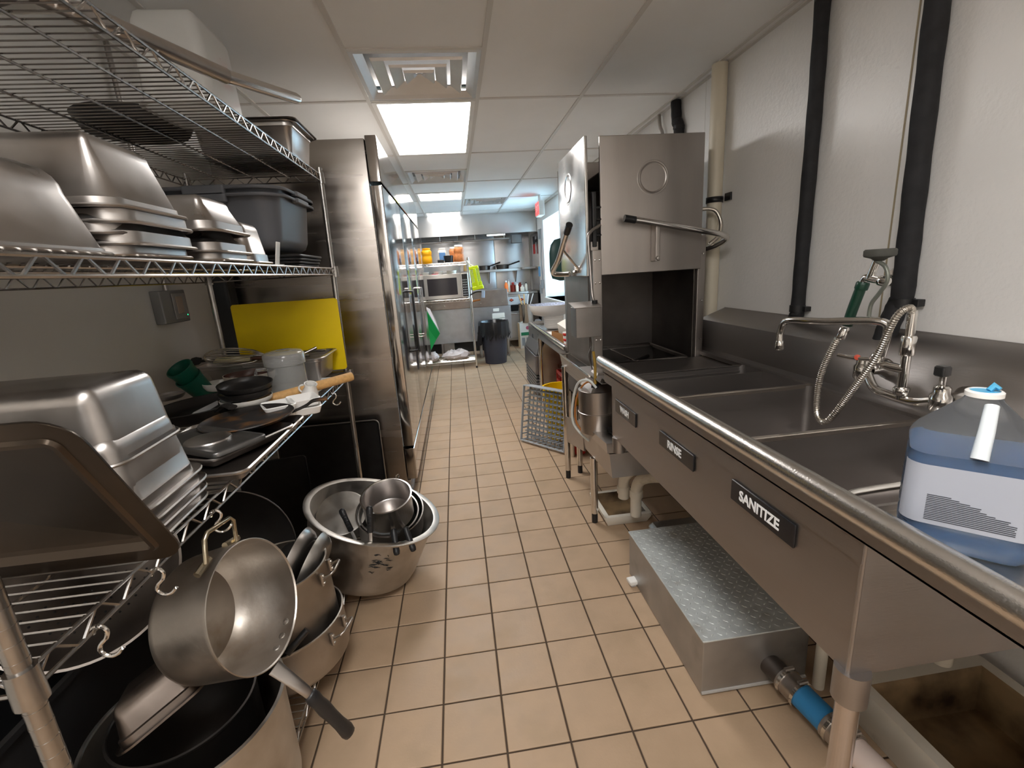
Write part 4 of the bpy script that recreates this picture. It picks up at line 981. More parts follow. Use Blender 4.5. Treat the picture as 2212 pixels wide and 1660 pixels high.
bottle(.965, 8.80, 1.036, .035, .21, mat('orange_squeeze', '#f07a30', .4), WHITEP, 'orange squeeze bottle at the left of the range top')
bottle(1.03, 8.90, 1.036, .03, .23, PALE, GREYL, 'tall pale bottle behind the orange squeeze bottle')
bottle(1.10, 8.86, 1.036, .05, .17, mat('sauce_red', '#7a2418', .4), RED, 'dark red sauce jar on the range top', 'sauce_jar')
bottle(1.17, 8.78, 1.036, .028, .15, PALE, WHITEP, 'small white squeeze bottle in the middle of the range top')
bottle(1.24, 8.88, 1.036, .05, .16, mat('sauce_red', ''), mat('lid_brown', '#70301f', .4), 'brown-red jar right of the white squeeze bottle', 'sauce_jar')
bottle(1.265, 8.76, 1.036, .04, .11, PALE, WHITEP, 'short white tub at the right front of the range top', 'sauce_jar')
bottle(1.345, 8.80, 1.036, .024, .16, PALE, BLACK, 'slim bottle at the right end of the range top')
# pot with utensils, cardboard box
t = thing('carton', 'white and green printed cardboard box on the floor in front of the range', 'box', (1.265, 8.50, 0), (0, 0, .06))
b = MB(); b.box(-.15, .15, -.10, .10, 0, .47); b.build('box', PAPER, t, smooth=0)
MB().box(-.13, .13, -.1025, -.1005, .24, .30).build('green_band', mat('print_green', '#1f7d55', .6), t, smooth=0)
MB().lathe([(.035, 0), (0, .002)], (0, -.1005, .38), (0, -1, 0), 20).build('round_print', mat('print_red', '#b4566a', .6), t, smooth=0)
b = MB()
for k in range(3): b.box(-.12+k*.085, -.06+k*.085, -.1025, -.1005, .05, .20)
b.build('grey_print', mat('print_grey', '#9aa3ab', .6), t, smooth=0)
MB().box(-.152, -.150, -.1, .1, 0, .47).build('side', mat('kraft', '#cdb58f', .8), t, smooth=0)
t = thing('stock_pot', 'shiny steel pot full of utensils standing on the carton in front of the range', 'pot', (1.27, 8.50, .472))
MB().lathe([(.14, .345), (.146, .343), (.14, .33), (.138, .01), (.13, 0)], n=36, cap1=True).build('body', CHROME, t)
MB().lathe([(.14, .345), (.136, .3), (0, .29)], n=36).build('inside', DARKST, t)
for k, (x, a, m_) in enumerate(((-.06, -.15, WOOD), (.03, .1, WHITEP), (.08, .2, STEEL), (-.02, .02, WOOD))): utensil('utensil', ['wooden spoon leaning left in the far utensil pot', 'white spatula in the far utensil pot', 'steel tool leaning right in the far utensil pot', 'short wooden spoon in the middle of the far utensil pot'][k], (1.27+x, 8.50, .775), (1.27+x+a*.4, 8.50+.02*k, .99), .012, m_)
t = thing('fryer_bank', 'dark equipment standing behind the utensil pot', 'fryer', (1.48, 9.2, 0)); MB().rbox(-.09, .10, -.35, .35, .05, .98, .01, .005).build('cabinet', DARKST, t); MB().rbox(-.085, .095, -.34, .34, .98, 1.02, .01, .005).build('top', STEEL, t)
t = thing('round_cover', 'dark green round-topped cover showing against the bright window behind the dishwasher handle', 'cover', (1.25, 5.4, 1.28), (0, 0, 0))
MB().lathe([(.005, .48), (.07, .465), (.115, .41), (.135, .32), (.135, .12), (.11, .03), (.02, 0)], n=32, cap0=True, cap1=True, sy=.4).build('shell', mat('dark_teal', (.01, .045, .04), .45), t)
MB().cyl((0, 0, .48), (0, 0, H-1.28), .004, n=8).build('hanging_wire', STEEL, t)
# things hung on the right wall beyond the window
t = thing('wall_hooks', 'black magnetic bar on the far right wall with red-handled tools', 'tool rack', (XR, 8.95, 1.95)); MB().rbox(-.035, -.0, -.15, .15, -.02, .02, .004, .002).build('bar', BLACK, t)
for k, y in enumerate((-.05, .02, .10)): 
    o = MB().rbox(-.05, -.036, y-.02, y+.02, -.06, .08, .004, .002).build('tool_head', BLACK, t); MB().rbox(-.052, -.036, y-.012, y+.012, -.24, -.06, .006, .003).build('tool_handle', RED, o)
t = thing('hanging_cord', 'grey cord and switch running down the far right wall beside the window', 'cord', (XR, 8.40, 1.5))
MB().tube(smooth_path([(-.012, 0, .62), (-.012, .02, .35), (-.03, -.02, .05), (-.012, .02, -.2), (-.012, 0, -.34)], 5), .010, 8).build('cord', GREYL, t)
MB().rbox(-.05, -.001, -.05, .05, -.42, -.27, .008, .004).build('switch_box', GREYL, t)
MB().rbox(-.04, -.001, .12, .22, -.52, -.36, .008, .004).build('lower_box', GREYL, t)
MB().rbox(-.03, -.001, .1, .2, .45, .62, .008, .004).build('upper_box', GREYL, t)
t = thing('blue_card', 'small blue card hanging on the far right wall', 'card', (XR-.003, 8.75, 1.38)); MB().box(-.004, 0, -.09, .09, -.09, .09).build('card', mat('card_blue', '#7db9e8', .6), t, smooth=0)

# ------------------------------------------------------------------ clean-dish counter and ice machine
t = thing('dish_table', 'stainless clean-dish counter with a round front rail beyond the dishwasher', 'table', (1.16, 3.95, 0))
MB().box(.735, 1.60, 3.12, 4.74, .845, .85).build('top', STEEL, t, smooth=0, world=True)
MB().tube([(.735, 3.10, .88), (.755, 4.735, .88), (1.59, 4.76, .88)], .021, 14).build('front_rail', CHROME, t, world=True)
MB().box(.735, .742, 3.12, 4.74, .80, .87).build('front_edge', STEEL, t, smooth=0, world=True)
for y in (3.25, 4.45):
    for x in (.79, 1.5): MB().cyl((x, y, 0), (x, y, .845), .021, n=16).build('leg', CHROME, t, world=True)
t = thing('ice_machine', 'undercounter ice machine with a sloping dark door past the end of the dish table', 'ice machine', (1.15, 5.2, 0))
MB().rbox(.86, 1.5, 4.83, 5.62, .06, .80, .01, .005).build('cabinet', STEEL, t, world=True)
b = MB(); b.hexa([(.80, 4.83, .52), (.86, 4.83, .52), (.86, 5.62, .52), (.80, 5.62, .52)], [(.95, 4.83, .83), (1.0, 4.83, .83), (1.0, 5.62, .83), (.95, 5.62, .83)]); b.build('door', mat('dark_grey_plastic', (.10, .095, .095), .35), t, smooth=0, world=True, bevel=.012)
MB().rbox(.795, .86, 4.83, 5.62, .30, .515, .015, .006).build('front_panel', mat('dark_grey_steel', (.22, .21, .22), .3, .8), t, world=True)
for k in range(6): MB().rbox(.80, .862, 4.86, 5.59, .07+k*.037, .096+k*.037, .006, .004).build('louvre', mat('dark_grey_plastic', ''), t, world=True)
for y in (4.9, 5.55): MB().cyl((.9, y, 0), (.9, y, .06), .02).build('foot', BLACK, t, world=True)
# stuff on the counter
for k in range(5):
    bowl('serving_bowl', ['lowest white bowl under the colander', 'second white bowl under the colander', 'third white bowl under the colander', 'fourth white bowl under the colander', 'top white bowl just under the colander'][k], .095+.002*k, .045, (.93, 4.42, .852+.022*k), CERAM, CERAM, group='white bowls under the colander')
bowl('colander_bowl', 'wide pale grey plastic bowl full of things on the stacked white bowls', .21, .11, (.90, 4.40, .985), mat('pale_grey_plastic', '#cfcdca', .4), mat('speckled_fill', '#b9c2d6', .4, vary=.3, vscale=60), foot=.5)
t = thing('cardboard_tray', 'open brown cardboard tray on the dish table', 'box', (.90, 3.62, .852), (0, 0, .2))
for a in ((-.11,.11,-.14,.14,0,.004), (-.11,-.106,-.14,.14,0,.07), (.106,.11,-.14,.14,0,.07), (-.11,.11,-.14,-.136,0,.07), (-.11,.11,.136,.14,0,.07)): MB().box(*a).build('side', CARD, t, smooth=0)
t = thing('paper_carton', 'white printed carton with an orange mark leaning in the cardboard tray', 'box', (.93, 3.60, .925), (.35, -.35, .3)); MB().rbox(-.10, .10, -.09, .09, 0, .09, .002, .001).build('box', PAPER, t, smooth=0)
MB().lathe([(.032, 0), (0, .001)], (.04, -.0905, .055), (0, -1, 0), 14).build('orange_print', mat('print_orange', '#f08a24', .5), t, smooth=0)
t = thing('red_cup', 'red and white striped cup at the edge of the dish table by the dishwasher', 'cup', (.79, 3.26, .852)); MB().lathe([(.03, 0), (.04, .12)], n=24, cap0=True, cap1=True).build('body', WHITEP, t)
for k in range(3): MB().lathe([(.0318+k*.003, .015+k*.04), (.0332+k*.003, .035+k*.04)], n=24).build('red_stripe', RED, t, thick=.001)
t = thing('styrofoam_tray', 'stack of pale foam trays at the front of the dish table', 'tray', (.82, 3.92, .852)); MB().rbox(-.06, .06, -.09, .09, 0, .03, .01, .004).build('stack', WHITEP, t)
# under the counter: crates, bucket
def crate(name, label, m, x0, x1, y0, y1, z0, z1):
    t = thing(name, label, 'crate', ((x0+x1)/2, (y0+y1)/2, z0)); b = MB(); hx, hy, h = (x1-x0)/2, (y1-y0)/2, z1-z0
    for zz in (0, h*.45, h-.03): 
        b.box(-hx, hx, -hy, -hy+.008, zz, zz+.03); b.box(-hx, hx, hy-.008, hy, zz, zz+.03); b.box(-hx, -hx+.008, -hy, hy, zz, zz+.03); b.box(hx-.008, hx, -hy, hy, zz, zz+.03)
    b.build('rails', m, t, smooth=0); b = MB()
    for k in range(7):
        x = -hx+.004+k*(2*hx-.008)/6; b.box(x-.006, x+.006, -hy+.001, -hy+.007, 0, h-.01); b.box(x-.006, x+.006, hy-.007, hy-.001, 0, h-.01)
        y = -hy+.004+k*(2*hy-.008)/6; b.box(-hx+.001, -hx+.007, y-.006, y+.006, 0, h-.01); b.box(hx-.007, hx-.001, y-.006, y+.006, 0, h-.01)
    b.build('bars', m, t, smooth=0); MB().box(-hx, hx, -hy, hy, 0, .006).build('base', m, t, smooth=0); return t
crate('bottle_crate', 'lower dark red plastic crate under the dish table', REDCR, .88, 1.30, 3.75, 4.15, .001, .29)
crate('bottle_crate', 'upper dark red plastic crate under the dish table', REDCR, .88, 1.30, 3.75, 4.15, .291, .50)
crate('basket_crate', 'yellow plastic crate standing on the red crates under the dish table', YELCR, .94, 1.30, 3.78, 4.12, .501, .78)
t = thing('bucket', 'round yellow bucket behind the leaning dish rack', 'bucket', (.83, 3.72, 0))
MB().lathe([(.14, 0), (.165, .43), (.173, .43), (.173, .445), (.160, .445), (.135, .01), (0, .01)], n=40, cap0=True).build('body', mat('mop_yellow', '#f5cc00', .4), t)
t = thing('chemical_jug', 'small red and white bottle on the floor under the dishwasher table', 'bottle', (.84, 3.30, 0)); MB().rbox(-.06, .06, -.05, .05, 0, .20, .02, .01).build('body', RED, t); MB().lathe([(.05, .20), (.02, .26), (.02, .29)], n=16, cap1=True).build('neck', WHITEP, t)
MB().rbox(-.062, -.060, -.03, .03, .05, .15, .002, .0005).build('label', PAPER, t)

# grey peg dish rack standing on its side
A = Vector((.435, 3.665, .003)); B = Vector((.715, 3.305, .003)); ux = (B-A); wid = ux.length; ux.normalize()
nrm = Vector((ux.y, -ux.x, 0))     # towards the viewer side
if nrm.dot(Vector((0, -1, 0))) < 0: nrm = -nrm
upk = (Vector((0, 0, 1)) - nrm*.16).normalized(); nk = ux.cross(upk)
if nk.dot(Vector((0,-1,0))) < 0: nk = -nk
t = thing('dish_rack', 'light grey plastic peg dish rack standing on its side on the floor by the dishwasher', 'dish rack', A-nk*.10+Vector((0, 0, .015)), Matrix((ux, upk, nk)).transposed())
W_ = wid*1.05; dp = .10
b = MB()
for a in ((0, W_, 0, .012), (0, W_, W_-.012, W_), (0, .012, 0, W_), (W_-.012, W_, 0, W_)):
    pass
b.rings([[(x, y, z) for x, y in ((0, 0), (W_, 0), (W_, W_), (0, W_))] for z in (0,)] + [[(x, y, dp) for x, y in ((-.006, -.006), (W_+.006, -.006), (W_+.006, W_+.006), (-.006, W_+.006))]])
bb = MB()
for z0, z1 in ((0, .020), (dp-.022, dp)):
    bb.box(0, W_, 0, .007, z0, z1); bb.box(0, W_, W_-.007, W_, z0, z1); bb.box(0, .007, 0, W_, z0, z1); bb.box(W_-.007, W_, 0, W_, z0, z1)
bb.build('wall_rails', GREYL, t, smooth=0)
bb = MB(); bb.box(0, W_, W_-.006, W_-.001, .02, dp-.02); bb.box(W_-.006, W_-.001, 0, W_, .02, dp-.02)
for k in range(10):
    p = .004+k*(W_-.008)/9; bb.box(p-.006, p+.006, 0, .006, .02, dp-.02); bb.box(0, .006, p-.006, p+.006, .02, dp-.02)
bb.build('wall_slats', GREYL, t, smooth=0)['kind'] = 'stuff'
bb = MB()
for k in range(1, 11):
    p = k*W_/11; bb.box(p-.005, p+.005, 0, W_, 0, .006); bb.box(0, W_, p-.005, p+.005, 0, .006)
bb.build('base_grid', GREYL, t, smooth=0)
mbp = None
for i in range(1, 11):
    for j in range(1, 11):
        if mbp is None:
            o = MB().tube([(0, 0, .004), (0, .006, .088)], [.0075, .0048], 6).build('peg', GREYL, t); mbp = o.data
        else: o = bpy.data.objects.new('peg', mbp); col.objects.link(o); o.parent = t
        o.location = (i*W_/11, j*W_/11, 0)

# ------------------------------------------------------------------ dishwasher
DX0, DX1, DY0, DY1 = .735, 1.375, 2.50, 3.10
t = thing('dishwasher', 'tall pass-through commercial dishwasher with raised hood doors against the right wall', 'dishwasher', ((DX0+DX1)/2, (DY0+DY1)/2, 0))
hz0, hz1 = 1.378, 2.075
def door_panel(nm, x0, x1, y0, y1, m): return MB().rbox(x0, x1, y0, y1, hz0, hz1, .004, .003).build(nm, m, t, world=True)
d1 = door_panel('front_door', .80, DX1, DY0-.008, DY0+.008, DWST)
d2 = door_panel('side_door', .715, .732, DY0-.02, DY1-.02, DWBR)
d3 = door_panel('rear_door', DX0+.02, DX1, DY1-.008, DY1+.008, DWST)
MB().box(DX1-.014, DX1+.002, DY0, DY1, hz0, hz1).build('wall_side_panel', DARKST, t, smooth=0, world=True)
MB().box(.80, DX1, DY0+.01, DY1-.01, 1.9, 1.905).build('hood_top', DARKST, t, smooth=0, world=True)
# embossed rings
for (c, ax, d_) in (((1.09, DY0-.008, 1.865), (0, -1, 0), d1), ((.715, 2.84, 1.88), (-1, 0, 0), d2)):
    MB().lathe([(.078, 0), (.074, .003), (.068, .0005)], c, ax, 48).build('embossed_ring', DWST if d_ is d1 else DWBR, d_, world=True)
    MB().lathe([(.080, 0), (.084, .0012), (.088, 0)], c, ax, 48).build('embossed_rim', DWST if d_ is d1 else DWBR, d_, world=True)
MB().rbox(.72, .73, DY0+.0, DY0+.012, hz0, hz1, .002, .001).build('side_door_flange', DWST, t, world=True)
# handles (round tube, black end grips)
hp = [(.915, 2.42, 1.660), (1.08, 2.42, 1.628), (1.375, 2.42, 1.568), (1.475, 2.43, 1.545), (1.497, 2.47, 1.520), (1.475, 2.56, 1.492), (1.42, 2.64, 1.475)]
h_ = MB().tube(smooth_path(hp, 5), .0155, 14).build('lift_handle', CHROME, t, world=True)
MB().cyl((.905, 2.42, 1.662), (.965, 2.42, 1.650), .0185, n=16).build('end_grip', BLACK, h_, world=True)
MB().rbox(1.082, 1.108, 2.43, 2.492, 1.435, 1.625, .004, .002).build('handle_bracket', DWST, h_, world=True)
for z in (1.45,): MB().lathe([(.012, 0), (.009, .008), (0, .010)], (1.095, 2.43, z), (0, -1, 0), 12).build('bracket_bolt', STEEL, h_, world=True)
hp = [(.61, 2.42, 1.640), (.61, 2.56, 1.560), (.61, 2.70, 1.475), (.605, 2.83, 1.420), (.62, 2.87, 1.398), (.66, 2.84, 1.392), (.70, 2.80, 1.392)]
h_ = MB().tube(smooth_path(hp, 5), .0155, 14).build('lift_handle', CHROME, t, world=True)
MB().cyl((.61, 2.415, 1.643), (.61, 2.475, 1.610), .0185, n=16).build('end_grip', BLACK, h_, world=True)
MB().tube([(.61, 2.60, 1.535), (.712, 2.64, 1.42)], .007, 8).build('strut', CHROME, h_, world=True)
MB().cyl((.712, 2.66, 1.415), (.69, 2.66, 1.415), .02, n=16).build('strut_foot', CHROME, h_, world=True)
# frame posts
for x0, x1, y0, y1 in ((.745, .790, DY0+.0, DY0+.045), (DX1-.01, DX1+.035, DY0+.005, DY0+.055), (DX1-.01, DX1+.035, DY1-.05, DY1), (.735, .775, DY1-.05, DY1)):
    q = MB().rbox(x0, x1, y0, y1, .86, 1.56 if y0 < 2.6 else 1.95, .004, .003).build('guide_post', DWST, t, world=True)
for z in (.98, 1.20, 1.46): 
    for x in (1.385,): MB().lathe([(.007, 0), (.005, .004), (0, .005)], (x+.008, DY0+.004, z), (0, -1, 0), 10).build('screw', CHROME, t, world=True)
# wash chamber panels and tank
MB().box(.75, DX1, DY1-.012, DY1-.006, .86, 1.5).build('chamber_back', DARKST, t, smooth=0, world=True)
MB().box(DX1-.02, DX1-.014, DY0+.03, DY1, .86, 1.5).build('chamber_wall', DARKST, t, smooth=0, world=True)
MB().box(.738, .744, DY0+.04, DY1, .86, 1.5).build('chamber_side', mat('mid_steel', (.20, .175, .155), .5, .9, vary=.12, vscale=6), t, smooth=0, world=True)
tk = MB()
zt = .862
for a in ((.74, DX1, DY0-.02, DY0+.02), (.74, DX1, DY1-.03, DY1), (.74, .79, DY0, DY1), (DX1-.04, DX1, DY0, DY1)): tk.box(a[0], a[1], a[2], a[3], zt-.01, zt)
tk.build('tank_deck', STEEL, t, smooth=0, world=True)
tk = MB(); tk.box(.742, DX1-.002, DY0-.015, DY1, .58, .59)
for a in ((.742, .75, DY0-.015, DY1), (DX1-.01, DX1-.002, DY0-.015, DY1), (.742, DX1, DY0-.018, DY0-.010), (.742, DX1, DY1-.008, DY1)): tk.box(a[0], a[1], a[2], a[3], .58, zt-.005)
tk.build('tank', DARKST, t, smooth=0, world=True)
MB().tube([(.80, DY0+.03, zt+.012), (.80, DY1-.04, zt+.012), (DX1-.05, DY1-.04, zt+.012), (DX1-.05, DY0+.03, zt+.012)], .008, 8, closed=True).build('rack_track', STEEL, t, world=True)
MB().tube([(1.02, DY0+.02, zt+.004), (1.02, DY1-.04, zt+.004)], .005, 8).build('track_bar', CHROME, t, world=True)
wa = MB(); wa.tube([(.90, 2.62, .80), (1.28, 2.98, .80)], .014, 8); wa.lathe([(.04, -.02), (.04, .02), (0, .025)], (1.09, 2.80, .80)); wa.build('wash_arm', DARKST, t, world=True)
for x, y in ((.77, 2.95), (1.34, 2.95), (1.34, 2.55)): 
    q = MB().cyl((x, y, .06), (x, y, .5), .021, n=16).build('leg', CHROME, t, world=True); MB().cyl((x, y, 0), (x, y, .06), .017, n=14).build('foot', BLACK, q, world=True)
# control pole, control box, sensor wires in the corner gap
MB().rbox(.738, .788, DY0-.055, DY0-.005, .80, 1.512, .003, .002).build('corner_post', DWST, t, world=True)
for z in (1.03, 1.13, 1.34, 1.46):
    for x in (.752, .776): MB().lathe([(.006, 0), (.0045, .003), (0, .0045)], (x, DY0-.055, z), (0, -1, 0), 10).build('screw', CHROME, t, world=True)
t2 = thing('control_box', 'small square steel control box on the corner post of the dishwasher', 'control box', (.68, 2.37, 1.07))
MB().rbox(-.075, .062, -.055, .055, .0, .155, .003, .002).build('box', mat('dull_box_steel', (.27, .25, .235), .45, .95, vary=.1), t2)
MB().hexa([(-.085, -.06, .155), (.064, -.06, .155), (.064, .06, .175), (-.085, .06, .175)], [(-.085, -.06, .158), (.064, -.06, .158), (.064, .06, .178), (-.085, .06, .178)]).build('sloping_lid', DWST, t2, smooth=0)
for z in (.04, .12): MB().lathe([(.005, 0), (.004, .003), (0, .004)], (.062, 0, z), (1, 0, 0), 10).build('screw', CHROME, t2)
MB().tube(smooth_path([(.045, .01, .17), (.038, .03, .22), (.035, .05, .38), (.032, .06, .50), (.05, .07, .535), (.11, .10, .57)], 6), .0085, 10).build('conduit', STEEL, t2)
MB().cyl((.045, .01, .165), (.045, .01, .185), .016, n=14).build('conduit_gland', BLACK, t2)
MB().tube(smooth_path([(.02, .02, 0), (.028, .03, -.06), (.012, .03, -.11), (.03, .03, -.19), (.035, .02, -.24)], 5), .0035, 6).build('twisted_wire', DARKST, t2)
for z in (.52, .60, .66): MB().cyl((.085, .13, z), (.125, .13, z), .009, n=10).build('black_knob', BLACK, t2)
MB().rbox(.075, .10, .12, .14, .46, .74, .006, .003).build('black_shroud', BLACK, t2)
# scrap trough and accumulator under the corner
t = thing('scrap_trough', 'narrow steel trough table along the aisle side of the dishwasher', 'table', (.70, 2.6, 0))
tb = MB(); tb.hexa([(.672, 2.22, .77), (.680, 2.22, .77), (.680, 2.96, .77), (.672, 2.96, .77)], [(.660, 2.22, .862), (.668, 2.22, .862), (.668, 2.98, .862), (.660, 2.98, .862)]); tb.build('front_apron', DWST, t, smooth=0, world=True)
MB().tube([(.735, 2.28, .862), (.664, 2.30, .866), (.664, 2.98, .866), (.735, 2.98, .866)], .006, 8).build('rolled_edge', CHROME, t, world=True)
MB().box(.668, .735, 2.3, 2.98, .80, .805).build('trough_floor', DARKST, t, smooth=0, world=True)
q = MB().cyl((.669, 2.892, .06), (.669, 2.892, .80), .0205, n=16).build('leg', CHROME, t, world=True); MB().cyl((.669, 2.892, 0), (.669, 2.892, .065), .017, n=14).build('foot', BLACK, q, world=True)
t = thing('scrap_accumulator', 'cylindrical steel scrap accumulator hanging between the dishwasher and the sink', 'accumulator', (.70, 2.31, 0))
MB().lathe([(.002, .815), (.085, .812), (.098, .806), (.098, .69), (.102, .688), (.102, .682), (.096, .68), (.088, .575), (.06, .555), (.002, .55)], (.69, 2.25, 0), n=44).build('body', DWST, t, world=True, smooth=35)
MB().hexa([(.63, 2.16, .81), (.80, 2.16, .81), (.80, 2.36, .81), (.63, 2.36, .81)], [(.70, 2.26, .885), (.79, 2.26, .885), (.79, 2.36, .885), (.70, 2.36, .885)]).build('cone_cover', DWST, t, smooth=0, world=True)
MB().lathe([(.02, 0), (.02, .03), (.012, .035)], (.665, 2.20, .81), n=16, cap1=True).build('gland', BLACK, t, world=True)
MB().tube(smooth_path([(.667, 2.20, .84), (.672, 2.22, .95), (.668, 2.23, 1.01)], 4), .0075, 8).build('amber_tube', mat('amber_tube', '#9a7a2c', .3), t, world=True)
MB().tube(smooth_path([(.665, 2.18, .83), (.63, 2.20, .868), (.59, 2.26, .84), (.575, 2.32, .72), (.58, 2.35, .60), (.62, 2.33, .53), (.66, 2.32, .49)], 8), .0065, 8).build('clear_tube', mat('milky_tube', '#d6dbd8', .3), t, world=True)
MB().tube(smooth_path([(.66, 2.19, .83), (.635, 2.22, .855), (.605, 2.28, .80), (.592, 2.33, .70), (.60, 2.36, .60), (.63, 2.34, .54)], 8), .005, 8).build('orange_tube', mat('orange_tube', '#b9763a', .35), t, world=True)
t = thing('drain_tray', 'sloping steel tray box with one leg below the scrap accumulator', 'tray', (.72, 2.4, 0))
b = MB(); b.hexa([(.672, 1.95, .432), (.95, 1.95, .432), (.95, 2.46, .432), (.672, 2.80, .27)], [(.655, 1.95, .600), (.95, 1.95, .600), (.95, 2.52, .52), (.655, 2.52, .50)])
b = MB(); b.hexa([(.668, 1.955, .435), (.90, 1.955, .435), (.90, 2.45, .40), (.668, 2.45, .40)], [(.655, 1.955, .56), (.90, 1.955, .56), (.90, 2.45, .53), (.655, 2.45, .53)]).build('lower_box', DWST, t, smooth=0, world=True)
MB().hexa([(.645, 1.955, .565), (.90, 1.955, .565), (.90, 2.46, .535), (.645, 2.46, .535)], [(.640, 1.955, .615), (.90, 1.955, .615), (.90, 2.46, .575), (.640, 2.46, .575)]).build('upper_lip', STEEL, t, smooth=0, world=True)
MB().hexa([(.662, 2.44, .38), (.672, 2.44, .38), (.672, 2.86, .28), (.662, 2.86, .28)], [(.655, 2.44, .56), (.665, 2.44, .56), (.672, 2.90, .45), (.662, 2.90, .45)]).build('side_bracket', DWST, t, smooth=0, world=True)
q = MB().cyl((.677, 2.295, .06), (.677, 2.295, .40), .0205, n=18).build('leg', CHROME, t, world=True); MB().cyl((.677, 2.295, 0), (.677, 2.295, .065), .017, n=14).build('foot', BLACK, q, world=True)
crumpled('grease_rag', 'dark crumpled greasy rag on the tray below the scrap accumulator', (.80, 2.12, .60), .10, .10, .03, DARKPAN, 9)

# ------------------------------------------------------------------ three-compartment sink
t = thing('compartment_sink', 'long three-compartment stainless sink with round front roll along the right wall', 'sink', (1.1, 1.1, 0))
AX, ZR = .665, .985
BY = [.665, 1.175, 1.205, 1.655, 1.685, 2.10]; BX0, BX1 = .705, 1.40; ZB, ZD = .665, .905
ap = MB()
ap.box(AX, AX+.006, .62, 1.945, ZB-.005, .95)            # apron of the bowls
o = ap.build('front_apron', SINKST, t, smooth=0, world=True)
ap = MB(); ap.box(AX-.012, AX-.006, -.45, 2.03, .945, ZR); ap.box(AX-.012, AX+.006, -.45, 2.03, .945, .949); ap.build('front_skirt', SINKST, t, smooth=0, world=True)
ap = MB(); ap.tube([(.648, -.5, 1.0), (.648, 2.045, 1.0)], .0225, 20); ap.build('front_roll', mat('roll_steel', (.72, .69, .65), .27, 1, vary=.04, vscale=60, bump=.25, bscale=260), t, world=True)
# seams and bowls
se = MB(); se.tube([(AX-.001, .622, ZB), (AX-.001, .622, .945)], .004, 8)
for y in (1.19,): pass
se.build('corner_weld', SINKST, t, world=True)
MB().box(AX, 1.42, .618, .624, ZB-.005, .955).build('near_end_panel', SINKST, t, smooth=0, world=True)
MB().box(AX, 1.42, 1.94, 1.946, ZB-.005, .90).build('far_end_panel', SINKST, t, smooth=0, world=True)
def sink_bowl(y0, y1, nm, zrim):
    b = MB(); hx, hy = (BX1-BX0)/2, (y1-y0)/2; b.M = Matrix.Translation(((BX0+BX1)/2, (y0+y1)/2, 0))
    prof = [(0, zrim), (.002, ZB+.05)]
    for k in range(1, 5): a = k/4*PI/2; prof.append((.002+.035*(1-math.cos(a)), ZB+.045-.035*math.sin(a)))
    b.loft(prof, hx, hy, .03, False, True, n=5); o = b.build(nm, SINKST, t, world=True, smooth=40)
    MB().lathe([(.05, .003), (.045, .001), (.02, .0), (0, -.002)], ((BX0+BX1)/2, (y0+y1)/2, ZB+.011), n=28).build('drain', CHROME, o, world=True); return o
sink_bowl(.70, 1.178, 'bowl', ZD); sink_bowl(1.192, 1.648, 'bowl', ZD); sink_bowl(1.662, 2.09, 'bowl', ZD)
for y in (1.185, 1.655):
    MB().rbox(BX0-.01, BX1+.005, y-.009, y+.009, ZD-.012, ZD+.003, .004, .002).build('divider_rim', mat('rim_bright', (.66, .60, .54), .3, 1), t, world=True)
dk = MB()
dk.box(AX, BX0+.003, .66, 2.10, ZD-.004, ZD+.001)
dk.box(AX, 1.42, 2.087, 2.50, ZD-.035, ZD-.03)
dk.hexa([(AX, 2.085, ZD-.004), (1.42, 2.085, ZD-.004), (1.42, 2.12, ZD-.034), (AX, 2.12, ZD-.034)], [(AX, 2.085, ZD), (1.42, 2.085, ZD), (1.42, 2.12, ZD-.03), (AX, 2.12, ZD-.03)])
dk.box(BX1-.003, 1.60, .66, 2.62, ZD-.02, ZD-.0)
dk.build('deck', SINKST, t, smooth=0, world=True)
MB().box(AX-.006, AX, .62, 2.03, .90, .985).build('front_inner_wall', SINKST, t, smooth=0, world=True)
# near drainboard with raised curved lip at the bowl
db = MB(); db.hexa([(AX, -.5, .975), (1.45, -.5, .975), (1.45, .69, .945), (AX, .69, .945)], [(AX, -.5, .98), (1.45, -.5, .98), (1.45, .69, .950), (AX, .69, .950)])
db.build('drainboard', mat('drain_steel', (.60, .555, .50), .30, 1, vary=.2, vscale=8, rvar=.1, bump=.3, bscale=60), t, smooth=0, world=True)
MB().tube(smooth_path([(.67, .60, .965), (.69, .70, .965), (.73, .735, .965), (.80, .745, .965), (1.0, .75, .965), (1.40, .76, .965)], 5), .008, 10).build('drainboard_lip', CHROME, t, world=True)
MB().box(.672, 1.42, .690, .698, .90, .962).build('lip_wall', SINKST, t, smooth=0, world=True)
# backsplash: upright, crease, sloping return to the wall
bs = MB(); x1, x2 = 1.445, 1.60; zc, ztop = 1.080, 1.135
bs.rings([[(x, y, z) for x, z in ((BX1, ZD-.005), (x1-.02, ZD-.003), (x1, ZD+.015), (x1, zc), (x2, ztop), (x2+.004, ztop+.004))] for y in (-.5, 2.61)], closed=False)
bs.add([(BX1, 2.61, ZD-.02), (x1, 2.61, zc), (x2, 2.61, ztop), (x2, 2.61, ZD-.02)], [(0,1,2,3)])
bs.build('backsplash', SINKST, t, smooth=20, world=True, thick=.003)
for y in (.63, 1.9):
    for x in (.682, 1.36):
        q = MB().lathe([(.030, .07), (.030, .0), (.021, -.003)], (x, y, ZB-.07), n=20, cap0=True, cap1=True).build('leg_socket', SINKST, t, world=True)
        if y < 1 or x > 1:
            MB().cyl((x, y, .05), (x, y, ZB-.06), .0205, n=18).build('leg', mat('leg_steel', (.60, .56, .55), .22, 1), q, world=True)
            MB().cyl((x, y, 0), (x, y, .055), .017, n=14).build('foot', BLACK, q, world=True)
        else: pass
